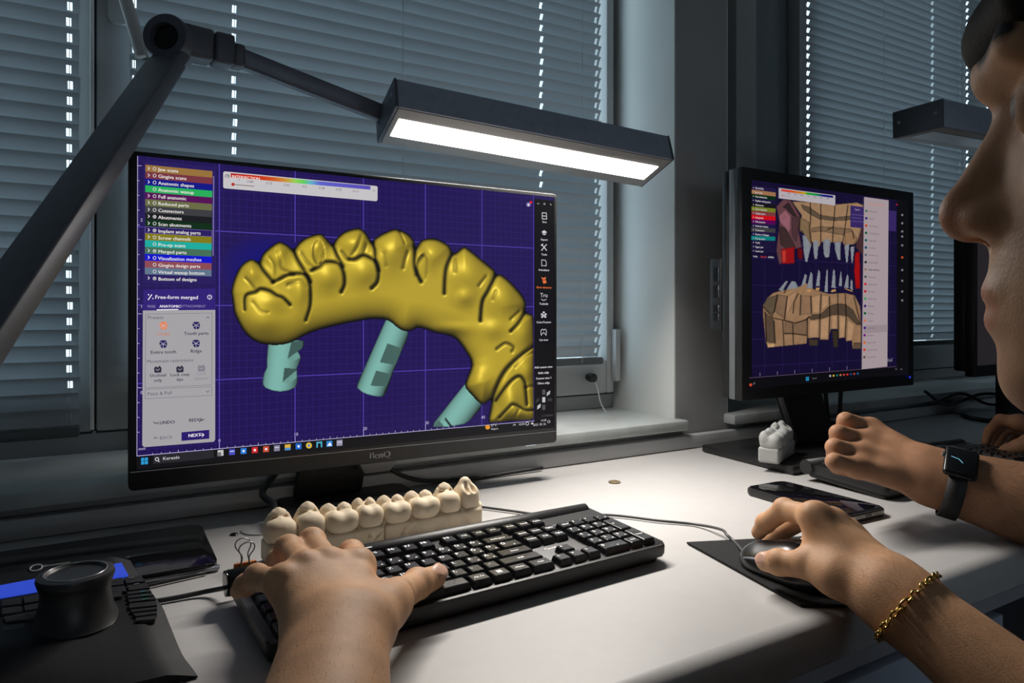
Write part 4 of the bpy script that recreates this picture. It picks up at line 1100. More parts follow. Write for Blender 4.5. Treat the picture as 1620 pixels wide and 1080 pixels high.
obj('display_panel', [(t0, Y2 - .0002, u0), (t1, Y2 - .0002, u0), (t1, Y2 - .0002, u1), (t0, Y2 - .0002, u1)], [(0, 1, 2, 3)], gm2, sc2)
S2 = Screen(Y2 - .0003, sc2)
S2.poly('taskbar', [(1184, 596), (1437, 577), (1437, 591), (1184, 615)], (10, 9, 14), 2)
S2.poly('tool_strip', [(1419, 315.5), (1437, 318), (1437, 577), (1418, 579)], (10, 9, 13), 3)
S2.stroke('frame_line', [(1185, 597.5), (1418, 579.5)], .7, (96, 76, 112), 3)
cols = [(0, (32, 22, 62)), (1, (150, 108, 76)), (2, (6, 40, 20)), (3, (26, 18, 58)), (4, (20, 18, 24)), (5, (110, 118, 34)), (6, (120, 54, 58)), (7, (196, 10, 22)), (8, (84, 4, 80)), (9, (30, 20, 62)), (10, (60, 60, 62)), (11, (30, 20, 62)), (12, (10, 118, 116)), (13, (26, 18, 54)), (14, (26, 18, 54)), (15, (26, 18, 54))]
cap2 = ['Show/Hide', 'Jaw scans', 'Scan abutments', 'Implant analog parts', 'Abutments', 'Screw channels', 'Gingiva parts', 'Antagonist', 'Full anatomic', 'Anatomic shapes', 'Connectors', 'Bottom of designs', 'Pre-op scans', 'Teeth', 'Upper jaw', 'Lower jaw']
for i, c in cols:
    y0 = 293 + 6.65 * i; y1 = y0 + 6.65; r0 = 298.2 + 6.35 * i; r1 = r0 + 6.35
    S2.poly('list_row', [(1189 - i * .06, y0), (1227 - i * .06, r0), (1227 - i * .06, r1), (1189 - i * .06, y1)], c, 3)
    S2.text(cap2[i], 1194.5, y0 + 5.6, 4.4, (190, 186, 190), 4, bold=.05, name='list_caption'); S2.disc('eye_icon', 1191.6, y0 + 3.9, .8, (180, 176, 180), 4, 8)
for t, x, c in (('Visible', 1191, (180, 176, 180)), ('Show all', 1203, (196, 60, 50)), ('Add/Edit', 1214.5, (190, 186, 190))): S2.text(t, x, 406.6 + (x - 1191) * .05, 4, c, 4, bold=.05)
S2.poly('scale_panel', [(1231.5, 297), (1321, 309), (1321, 325), (1231.5, 313.5)], (172, 166, 172), 5)
XX, YY = np.meshgrid(np.linspace(1236, 1318, 40), np.linspace(0, 1, 3)); YY = np.interp(XX, [1236, 1318], [299, 309.6]) + YY * 3.4
ts = (XX - 1236) / 82
stops2 = [(0, (200, 60, 52)), (.15, (206, 60, 30)), (.35, (200, 110, 20)), (.46, (170, 160, 20)), (.5, (20, 150, 30)), (.65, (16, 140, 60)), (.75, (20, 90, 110)), (.82, (10, 14, 120)), (1, (8, 8, 112))]
picture('colour_scale', S2, XX, YY, np.stack([np.interp(ts, [k[0] for k in stops2], [k[1][j] for k in stops2]) for j in range(3)], -1), np.ones(XX.shape, bool), M_pic, 6)
for i, t in enumerate(('-0.8', '-0.6', '-0.4', '0', '0.4', '0.6', '0.8')): S2.text(t, 1247 + i * 10.3, 307.2 + i * 1.32, 3.6, (70, 66, 72), 6, 'c', .05)
S2.disc('slider_knob', 1237.5, 309.2, 1.1, (196, 70, 40), 6, 8); S2.stroke('slider_track', [(1239, 309.4), (1249, 310.6)], .5, (150, 110, 100), 6)
# the two scanned jaws
U = lambda pts: [(1180 + x / 8.305, 300 + y / 8.305) for x, y in pts]
D_ = lambda pts: [(1180 + x / 7.716, 420 + y / 7.716) for x, y in pts]
PEG = (128, 132, 140)
be = (150, 118, 88); lt_ = (166, 130, 98)
polys = [(U([(395, 220), (490, 120), (600, 140), (720, 340), (700, 560), (740, 760), (640, 780), (540, 800), (470, 960), (440, 1000), (395, 800), (420, 600), (440, 420)]), (92, 58, 64)), (U([(430, 340), (520, 260), (590, 350), (590, 520), (560, 560), (440, 420)]), (138, 88, 98)), (U([(480, 230), (560, 160), (670, 350), (620, 350), (520, 250)]), (48, 34, 36)), (U([(430, 470), (520, 500), (600, 640), (660, 760), (540, 780), (450, 720)]), (58, 40, 40)), (U([(600, 360), (700, 350), (690, 560), (660, 700), (600, 600)]), (74, 48, 52)),
    (U([(460, 780), (640, 750), (640, 970), (470, 980)]), (140, 16, 20)), (U([(470, 800), (530, 790), (525, 950), (480, 960)]), (190, 54, 46)), (U([(670, 770), (750, 770), (750, 920), (680, 910)]), (96, 8, 16)), (U([(1430, 830), (1500, 800), (1505, 1300), (1440, 1300), (1420, 1080)]), (150, 10, 14)), (U([(1470, 500), (1545, 480), (1545, 900), (1500, 820), (1440, 760)]), (66, 40, 44)),
    (U([(600, 150), (840, 160), (1180, 190), (1460, 165), (1545, 200), (1545, 400), (1480, 640), (1430, 720), (1290, 730), (1270, 690), (1140, 700), (1000, 690), (960, 760), (870, 690), (860, 760), (760, 560), (700, 540), (730, 340)]), be), (U([(700, 350), (830, 420), (840, 560), (860, 760), (760, 590), (705, 540)]), (120, 96, 70)), (U([(720, 190), (840, 230), (980, 330), (1170, 360), (1380, 340), (1380, 400), (1170, 410), (970, 390), (850, 330), (750, 260)]), (90, 74, 58)), (U([(860, 500), (1000, 480), (1380, 510), (1410, 560), (1280, 600), (1000, 550), (860, 560)]), (116, 92, 70)), (U([(1300, 560), (1400, 540), (1470, 640), (1420, 720), (1300, 720)]), (142, 108, 78)),
    (U([(740, 600), (770, 580), (860, 740), (830, 860), (810, 950), (780, 950), (755, 800)]), PEG), (U([(880, 690), (920, 660), (960, 690), (940, 910), (900, 915), (885, 800)]), PEG), (U([(1010, 670), (1060, 645), (1115, 665), (1100, 880), (1060, 897), (1040, 890), (1020, 840)]), PEG), (U([(1160, 700), (1210, 680), (1250, 690), (1245, 920), (1210, 925), (1170, 800)]), PEG), (U([(1290, 740), (1365, 700), (1340, 960), (1315, 960)]), PEG), (U([(1370, 750), (1430, 740), (1405, 970), (1385, 960)]), PEG),
    (D_([(205, 490), (260, 390), (330, 330), (400, 310), (650, 250), (740, 210), (840, 290), (1010, 340), (1210, 330), (1330, 360), (1400, 500), (1410, 730), (1410, 1020), (1300, 1020), (1290, 920), (1220, 925), (1210, 880), (1130, 890), (1120, 780), (1040, 780), (1010, 910), (900, 905), (890, 880), (755, 890), (745, 955), (265, 1005), (240, 930), (205, 600)]), (142, 110, 82)), (D_([(230, 560), (340, 660), (355, 950), (250, 930)]), (82, 66, 52)), (D_([(250, 400), (390, 350), (350, 560), (310, 600), (215, 500)]), (88, 74, 58)), (D_([(390, 350), (510, 370), (470, 650), (350, 560)]), (122, 94, 72)), (D_([(500, 380), (640, 290), (600, 420), (480, 650)]), (160, 124, 94)),
    (D_([(670, 360), (790, 370), (800, 590), (660, 600)]), (132, 102, 78)), (D_([(470, 660), (600, 710), (750, 640), (740, 850), (470, 830)]), (118, 92, 70)), (D_([(760, 640), (820, 590), (910, 590), (1020, 490), (1120, 460), (1220, 470), (1310, 540), (1400, 720), (1360, 730), (1240, 620), (1120, 600), (1010, 620), (900, 655), (790, 660)]), (76, 61, 48))] + [(D_(p), lt_) for p in ([(770, 665), (890, 658), (885, 880), (765, 885)], [(910, 652), (1020, 622), (1010, 905), (900, 900)], [(1045, 602), (1120, 602), (1120, 775), (1040, 775)], [(1140, 606), (1225, 628), (1205, 878), (1130, 888)], [(1240, 645), (1335, 725), (1300, 918), (1225, 918)], [(800, 380), (910, 345), (905, 585), (810, 580)], [(920, 360), (1015, 360), (1010, 480), (920, 560)])] + [(D_([(760, 895), (885, 895), (880, 985), (770, 980)]), (58, 48, 36)), (D_([(1045, 790), (1125, 790), (1125, 1000), (1070, 1000)]), (50, 42, 32)), (D_([(1310, 940), (1410, 940), (1410, 1020), (1310, 1020)]), (88, 70, 54)), (D_([(260, 955), (355, 945), (355, 995), (265, 1005)]), (190, 150, 110))] + [(D_(p), PEG) for p in ([(390, 300), (490, 180), (520, 190), (450, 310)], [(480, 300), (560, 185), (610, 195), (645, 270), (560, 285)], [(670, 260), (720, 90), (750, 120), (730, 220)], [(740, 280), (790, 65), (815, 100), (820, 270)], [(850, 250), (885, 35), (910, 80), (905, 255)], [(955, 320), (985, 28), (1005, 60), (1000, 330)], [(1040, 270), (1065, 35), (1090, 60), (1100, 280)], [(1130, 250), (1155, 55), (1172, 90), (1175, 250)], [(1195, 270), (1235, 95), (1258, 130), (1255, 280)], [(1270, 280), (1280, 155), (1305, 190), (1310, 310)])] + [(D_(p), (188, 142, 92)) for p in ([(640, 330), (735, 215), (730, 250), (650, 350)], [(735, 290), (810, 285), (790, 330), (735, 320)], [(850, 265), (905, 262), (900, 305), (850, 310)], [(1045, 290), (1100, 285), (1105, 320), (1030, 330)], [(1200, 270), (1300, 300), (1310, 330), (1205, 290)], [(470, 345), (570, 290), (560, 320), (490, 360)])]
lines = [U(p) for p in ([(985, 180), (985, 740)], [(1172, 200), (1150, 480), (1135, 740)], [(845, 170), (852, 340), (840, 520), (862, 700)], [(1340, 210), (1300, 520), (1275, 680)], [(1145, 490), (1075, 525)], [(600, 150), (715, 340), (700, 540)], [(1400, 540), (1420, 640)], [(735, 540), (770, 600)])] + [D_(p) for p in ([(385, 360), (345, 560), (320, 610)], [(505, 380), (470, 665)], [(672, 360), (660, 605)], [(795, 370), (800, 590)], [(920, 340), (905, 600), (900, 900)], [(1022, 380), (1025, 600), (1015, 900)], [(1122, 340), (1130, 890)], [(1212, 350), (1225, 640), (1212, 900)], [(232, 560), (252, 930)], [(345, 680), (358, 950)], [(450, 670), (465, 975)], [(572, 720), (580, 960)], [(470, 830), (580, 830), (740, 852)], [(752, 640), (750, 955)], [(210, 500), (330, 640), (460, 665), (600, 700), (740, 660), (770, 620)], [(640, 340), (590, 440), (575, 580)], [(470, 330), (540, 190)], [(1320, 380), (1400, 720)])]
X, Y = np.meshgrid(np.arange(1204, 1367, .8), np.arange(306, 560, .8))
rgb = np.zeros(X.shape + (3,)); mk = np.zeros(X.shape, bool)
nz = np.random.RandomState(5)
for pts, c in polys:
    k = inpoly(pts, X, Y)
    d = segdist(pts, X, Y, True)
    f = .72 + .28 * np.clip(d / 2.2, 0, 1)
    if c == PEG:
        xs = [p[0] for p in pts]; cx, hw_ = (min(xs) + max(xs)) / 2, (max(xs) - min(xs)) / 2
        f = .55 + .45 * np.sqrt(np.clip(1 - ((X - cx) / (hw_ + 1)) ** 2, 0, 1))
    rgb[k] = (np.array(c)[None] * f[k][:, None]); mk |= k
for l_ in lines: rgb *= (1 - .85 * np.exp(-(segdist(l_, X, Y) / .75) ** 2))[..., None]
rgb *= (1 + .05 * blur(nz.randn(*X.shape), 3) * 4)[..., None]
picture('jaw_models_picture', S2, X, Y, rgb, mk, M_pic, 2)
S2.poly('hint_panel', [(1345, 325), (1418, 334), (1417, 366), (1345, 359)], (52, 36, 94), 4)
S2.text('Search', 1352, 332.5, 4.6, (170, 164, 186), 5); S2.stroke('hint_line', [(1347, 339), (1366, 341)], .8, (100, 86, 140), 5); S2.stroke('hint_line', [(1347, 344), (1362, 345.6)], .8, (100, 86, 140), 5); S2.stroke('hint_line', [(1347, 349.5), (1366, 351)], .8, (100, 86, 140), 5)
S2.poly('menu_panel', [(1366.5, 311.5), (1405.3, 316.8), (1403.2, 579.5), (1362.8, 584)], (160, 146, 150), 6)
S2.stroke('menu_title', [(1375, 322.4), (1398, 325.2)], 1.2, (196, 128, 112), 7)
mcol = [(70, 110, 80), (50, 40, 120), (190, 60, 30), (16, 90, 50), (10, 90, 96), (10, 70, 100), (90, 100, 110), (40, 40, 44), (140, 110, 90), (70, 80, 70), (190, 30, 50), (180, 20, 40), (60, 150, 90), (50, 30, 110), (10, 90, 50), (200, 110, 80), (50, 30, 120), (110, 20, 120), (200, 100, 40), (196, 60, 40), (90, 80, 60)]
mtx = ['Margin Editor', 'Insertion', 'Crown bottom', 'Tooth placement', 'Adapt teeth', 'Connectors', 'Free-form scans', 'Situation design', 'Merge restoration', 'Attachments', 'Gingiva design', 'Bar design', 'Model creator', 'Die design', 'Telescope', 'Cut back', 'Screw holes', 'Articulator', 'Export model', 'Save restoration', 'Scan and finish']
for i, (c, t) in enumerate(zip(mcol, mtx)):
    y = 334.5 + i * 11.55; x = 1370 - i * .16
    S2.disc('menu_icon', x, y - .8, 2.2, c, 7, 8)
    S2.text(t, x + 4.5, y + .7, 3.9, (60, 52, 58) if i == 8 else (104, 92, 98), 7, bold=.06 if i == 8 else .02)
S2.poly('menu_highlight', [(1366.2, 515), (1404, 513), (1403.8, 524.6), (1366, 527)], (146, 132, 137), 6.5)
for y in (340, 353, 366, 374, 388, 407, 427, 444, 461, 475): S2.disc('tool_icon', 1427, y, 1.9, (120, 116, 122) if y != 407 else (190, 80, 36), 4, 6)
S2.disc('alert_dot', 1418.6, 323.5, 1.3, (190, 20, 30), 5, 8)
for k in range(9):
    x = 1202 + k * 27.5
    if x < 1362: S2.stroke('ruler_tick', [(x, 595.8 - (x - 1185) * .077), (x, 591 - (x - 1185) * .077)], 1.0, (130, 122, 150), 4)
S2.text('dcad', 1402.5, 572, 8, (120, 116, 130), 4, 'l', .05)
S2.poly('start_tile', [(1274.5, 596), (1279.5, 595.6), (1279.5, 602), (1274.5, 602.4)], (30, 120, 160), 4); S2.text('Search', 1285, 599.6, 4, (110, 108, 112), 4)
for k, c in enumerate(((170, 168, 170), (190, 160, 60), (20, 110, 100), (180, 110, 70), (180, 60, 50), (200, 40, 36), (30, 60, 130), (170, 60, 50), (20, 90, 150))): S2.disc('app_icon', 1313 + k * 5.45, 594.4 - k * .45, 1.7, c, 4, 8)
S2.disc('weather_icon', 1185.8 + 1.5, 608.5, 2.4, (190, 66, 44), 4); S2.text('27\u00b0', 1191, 608, 4, (150, 148, 150), 4); 
for x in (1416, 1424): S2.text('HU', x, 585, 3.5, (120, 118, 122), 4)
lg = onY(1439.5, 596.5, Y2 - .0003)
lathe('power_light', [(.0002, 0), (.0018, 0), (.0018, .0004), (.0002, .0004)], lg, glow('blue_power_light', (30, 50, 255), 2.0), m2, 12, (0, -1, 0))
# stand: leaning flat neck with bright edge on a big plate
b0 = onZ(1116, 716, DESK + .014)
pz = DESK + .0145
outl = [onZ(1115, 716, pz), onZ(1262, 752, pz)]
ex = Vector((1, 0, 0))
pl2 = [(.972, .945), (.958, .735), (1.36, .735), (1.36, .945)]
prism('base_plate', pl2, DESK + .0006, pz, M_black, m2, .003)
nl, nr = onY(1192, 640, Y2 + .06).x, onY(1240, 640, Y2 + .06).x
bm = bmesh.new()
hexa(bm, [(nl + .055, .846, pz), (nr + .075, .846, pz), (nr + .075, .868, pz), (nl + .055, .868, pz), (nl - .012, .896, 1.02), (nr + .03, .896, 1.02), (nr + .03, .914, 1.02), (nl - .012, .914, 1.02)])
bev(bm, .003); obj_bm('neck', bm, M_black, m2, True)
tube('neck_edge', [(nl + .050, .850, pz + .004), (nl - .017, .898, 1.02)], .0045, mat('satin_steel', (.36, .37, .38), .35, .8), m2, 8)
for dx, px in ((0, 1306), (.03, 1330)):
    p0 = onY(px, 622, Y2 + .03); p1 = onY(px + (8 if dx == 0 else -6), 700, Y2 + .05)
    tube('video_cable', catmull([p0 + Vector((0, 0, .05)), p0, p1, Vector((p1.x + .01, p1.y + .02, DESK + .03)), Vector((p1.x + .05, p1.y + .03, DESK + .02))], 6), .0042, M_cable, m2)

# third monitor, mostly behind the face
m3 = empty('monitor', (1.98, .86, DESK), label='dark monitor at the right edge, half hidden by the face', cat='monitor')
def tx(px, Y): return onY(px, 500, Y).x
box('bezel', tx(1541, .80), tx(1541, .80) + .54, .80, .82, .86, 1.21, M_black, m3, .003)
box('rear_shell', tx(1541, .80) + .01, tx(1541, .80) + .53, .8205, .85, .87, 1.20, M_black, m3, .006)
box('screen', tx(1541, .80) + .014, tx(1541, .80) + .526, .7992, .8, .885, 1.197, glow('dark_standby_screen', (34, 31, 34)), m3)
nx3 = tx(1541, .80) + .27
box('neck', nx3 - .04, nx3 + .04, .845, .865, DESK + .01, .95, M_black, m3, .004)
lathe('base', [(.001, 0), (.11, 0), (.112, .004), (.108, .010), (.001, .012)], (nx3, .84, DESK + .0005), M_black, m3)
co = onZ(1548, 657, DESK)
lathe('saucer', [(.001, 0), (.05, 0), (.062, .006), (.064, .008), (.056, .006), (.001, .003)], co + Vector((.02, .01, .0005)), M_frame, None, 36)
tag(bpy.data.objects['saucer'], 'pale round dish on the desk in front of the rightmost monitor', 'dish')
for k, pts in enumerate(([(1450, 617, 1.72), (1500, 640, 1.7), (1560, 622, 1.75), (1640, 636, 1.8)], [(1470, 640, 1.62), (1520, 622, 1.7), (1570, 640, 1.7), (1640, 628, 1.8)])):
    pp = [P(*p) for p in pts]; pp = [Vector((p.x, min(p.y, .955), max(p.z, DESK + .005))) for p in pp]
    tube('loose_cable', catmull(pp, 8), .0035, M_cable, None)
    tag(bpy.data.objects['loose_cable' if k == 0 else 'loose_cable.001'], ['black cable sagging below the right window, upper of two', 'black cable lying on the desk below the right window, lower of two'][k], 'cable', 'loose cables at the right')

# ------------------------------------------------------------------ keyboards
M_key = mat('black_keycap', (0.013, 0.013, 0.016), 0.27, var=0.2, scale=70, bump=0.12, bscale=1800, rvar=.08)
M_case = mat('black_keyboard_case', (0.014, 0.014, 0.015), 0.42, var=0.15, scale=80, bump=0.2, bscale=1500)
M_leg = mat('white_key_legend', (0.9, 0.9, 0.9), 0.5, var=.02)
U1 = .01750
def key_mesh(w, d=1.0):
    k = (round(w, 2), round(d, 2))
    if k in key_mesh.c: return key_mesh.c[k]
    bm = bmesh.new(); hw, hd = w * U1 / 2 - .0009, d * U1 / 2 - .0009; i = .0016
    hexa(bm, [(-hw, -hd, 0), (hw, -hd, 0), (hw, hd, 0), (-hw, hd, 0), (-hw + i, -hd + i, .0062), (hw - i, -hd + i, .0062), (hw - i, hd - i * .8, .0062), (-hw + i, hd - i * .8, .0062)])
    te = [e for e in bm.edges if all(v.co.z > .006 for v in e.verts)]
    bmesh.ops.bevel(bm, geom=te, offset=.0007, segments=1, affect='EDGES')
    bmesh.ops.recalc_face_normals(bm, faces=bm.faces)
    me = bpy.data.meshes.new('key'); bm.to_mesh(me); bm.free(); me.materials.append(M_key)
    key_mesh.c[k] = me
    return me
key_mesh.c = {}
rowsK = [
 (5, .35, [('Esc', 1), (None, 1), ('F1', 1), ('F2', 1), ('F3', 1), ('F4', 1), (None, .5), ('F5', 1), ('F6', 1), ('F7', 1), ('F8', 1), (None, .5), ('F9', 1), ('F10', 1), ('F11', 1), ('F12', 1)]),
 (4, 0, [('0', 1), ('1', 1), ('2', 1), ('3', 1), ('4', 1), ('5', 1), ('6', 1), ('7', 1), ('8', 1), ('9', 1), ('\u00d6', 1), ('\u00dc', 1), ('\u00d3', 1), ('Backspace', 2)]),
 (3, 0, [('Tab', 1.5), ('Q', 1), ('W', 1), ('E', 1), ('R', 1), ('T', 1), ('Z', 1), ('U', 1), ('I', 1), ('O', 1), ('P', 1), ('\u0150', 1), ('\u00da', 1), ('\u0170', 1.5)]),
 (2, 0, [('Caps', 1.75), ('A', 1), ('S', 1), ('D', 1), ('F', 1), ('G', 1), ('H', 1), ('J', 1), ('K', 1), ('L', 1), ('\u00c9', 1), ('\u00c1', 1), ('Enter', 2.25)]),
 (1, 0, [('Shift', 1.25), ('\u00cd', 1), ('Y', 1), ('X', 1), ('C', 1), ('V', 1), ('B', 1), ('N', 1), ('M', 1), ('?,', 1), (':.', 1), ('_-', 1), ('Shift', 2.75)]),
 (0, 0, [('Ctrl', 1.25), ('Win', 1.25), ('Alt', 1.25), ('', 6.0), ('Alt Gr', 1.25), ('Win', 1.25), ('Menu', 1.25), ('Ctrl', 1.5)])]
nav = [(5, [('PrtSc', 1), ('Scroll', 1), ('Pause', 1)], .35), (4, [('Insert', 1), ('Home', 1), ('PgUp', 1)], 0), (3, [('Delete', 1), ('End', 1), ('PgDn', 1)], 0), (1, [(None, 1), ('^', 1)], 0), (0, [('<', 1), ('v', 1), ('>', 1)], 0)]
num = [(4, [('Num', 1), ('/', 1), ('*', 1), ('-', 1)]), (3, [('7', 1), ('8', 1), ('9', 1)]), (2, [('4', 1), ('5', 1), ('6', 1)]), (1, [('1', 1), ('2', 1), ('3', 1)]), (0, [('0', 2), ('Del', 1)])]
def keyboard(name_label, loc, rot, legends, skip=None, brand=None):
    kb = empty('computer_keyboard', loc, rot, label=name_label, cat='keyboard', group='black keyboards on the desk')
    hw, yb, yf = .2058, .0705, -.0705
    prism('case', rrect(-hw, hw, yf, yb, .008), 0, .0125, M_case, kb, .0025, 2, False)
    prism('lower_tray', rrect(-hw + .004, hw - .004, yf + .006, yb - .004, .008), -.007, -.0002, M_black, kb, .002, 2, False)
    V, F = tube_geo([(-hw - .002, yb - .008, .0085), (hw * .35, yb - .008, .0085), (hw - .004, yb - .008, .0085)], [.0115, .0105, .009], 20)
    obj('rear_ridge', V, F, M_case, kb, True, False)
    lathe('ridge_end_cap', [(.0002, 0), (.0105, 0), (.0112, .001), (.0112, .0022), (.0085, .0024), (.0002, .0018)], (-hw - .002, yb - .008, .0085), M_gloss, kb, 28, (-1, 0, 0), False)
    for x in (-hw + .03, hw - .03): box('foot', x - .015, x + .015, yb - .03, yb - .02, -.0126, -.0065, M_black, kb, .002, 2, False)
    x00 = -hw + .0065; y00 = yf + .006 + U1 / 2; z0 = .0127
    def put(s, x, r, w, extra=0.0, d=1.0):
        if s is None: return
        o = bpy.data.objects.new('key', key_mesh(w, d)); COL.objects.link(o); o.parent = kb
        cx, cy = x + w * U1 / 2, y00 + (r + extra + (d - 1) / 2) * U1
        if d != 1.0 and r == 0: pass
        o.location = (cx, cy, z0)
        if legends and s:
            if s == 'Win':
                for i in (0, 1):
                    for j in (0, 1):
                        a_, b_ = -.0027 + i * .0028, -.0021 + j * .0028
                        obj('legend', [(a_, b_, .00635), (a_ + .0024, b_, .00635), (a_ + .0024, b_ + .0024, .00635), (a_, b_ + .0024, .00635)], [(0, 1, 2, 3)], M_leg, o, False, False)
            else:
                long_ = len(s) > 2
                sz = .0041 if long_ else .0062
                dx = -w * U1 / 2 + .0035 if (len(s) <= 2) else 0
                letter('legend', s, (dx, (.0005 if not long_ else -.0013), .00635), (1, 0, 0), (0, 1, 0), sz, M_leg, o, 'l' if not long_ else 'c', False, sz * .10)
                if s in '0123456789\u00d6\u00dc\u00d3,.-EVFGW\u00c9\u00c1\u0150\u00da\u0170':
                    obj('legend', [(.0018, -.0042, .00635), (.0036, -.0042, .00635), (.0036, -.0026, .00635), (.0018, -.0026, .00635)], [(0, 1, 2, 3)], M_leg, o, False, False)
    for r, ex_, ks in rowsK:
        x = x00
        for s, w in ks: put(s, x, r, w, ex_); x += w * U1
    xn = x00 + 15 * U1 + .0045
    for r, ks, ex_ in nav:
        x = xn
        for s, w in ks: put(s, x, r, w, ex_); x += w * U1
    xp = xn + 3 * U1 + .0045
    for r, ks in num:
        x = xp
        for s, w in ks: put(s, x, r, w); x += w * U1
    put('+', xp + 3 * U1, 2, 1, 0, 2.0); put('Enter', xp + 3 * U1, 0, 1, 0, 2.0)
    for k in range(5): box('media_button', x00 + (2.1 + k * 1.02) * U1, x00 + (2.95 + k * 1.02) * U1, y00 + 5.98 * U1, y00 + 6.2 * U1, .0135, .0215, M_grey, kb, .0015, 2, False)
    for k in range(3): box('status_light', xp + (.2 + k * 1.1) * U1, xp + (1.1 + k * 1.1) * U1, y00 + 4.9 * U1, y00 + 4.96 * U1, .0126, .0129, M_alu, kb, 0, 2, False)
    if brand:
        letter('maker_lettering', brand, (xn + .0125, y00 + 1.86 * U1, .0128), (1, 0, 0), (0, 1, 0), .0072, M_leg, kb, 'l', False, .0004)
    return kb
kc = Vector((.3125, .698, 0))
kth = math.radians(2.8)
ktilt = math.radians(3.0)
bmid = (Vector((.0985, .671, 0)) + Vector((.508, .691, 0))) / 2
kc = bmid + Vector((math.sin(kth), -math.cos(kth), 0)) * .070
KB = keyboard('black keyboard with white legends under the left hand', (kc.x, kc.y, DESK + .0107), (ktilt, 0, kth), True, None, 'Genius')
cb = pm(KB) @ Vector((.20, .083, .004))
tube('keyboard_cable', catmull([pm(KB) @ Vector((-.2, .068, .002)), Vector((.085, .70, DESK + .005)), Vector((.04, .705, DESK + .003)), Vector((-.06, .72, DESK + .003)), Vector((-.25, .74, DESK + .003))], 8), .0022, M_cable, KB)
k2c = Vector((1.15, .628, DESK + .0107))
KB2 = keyboard('black keyboard under the hand with the watch', (k2c.x, k2c.y, k2c.z), (math.radians(3), 0, math.radians(-3)), False)

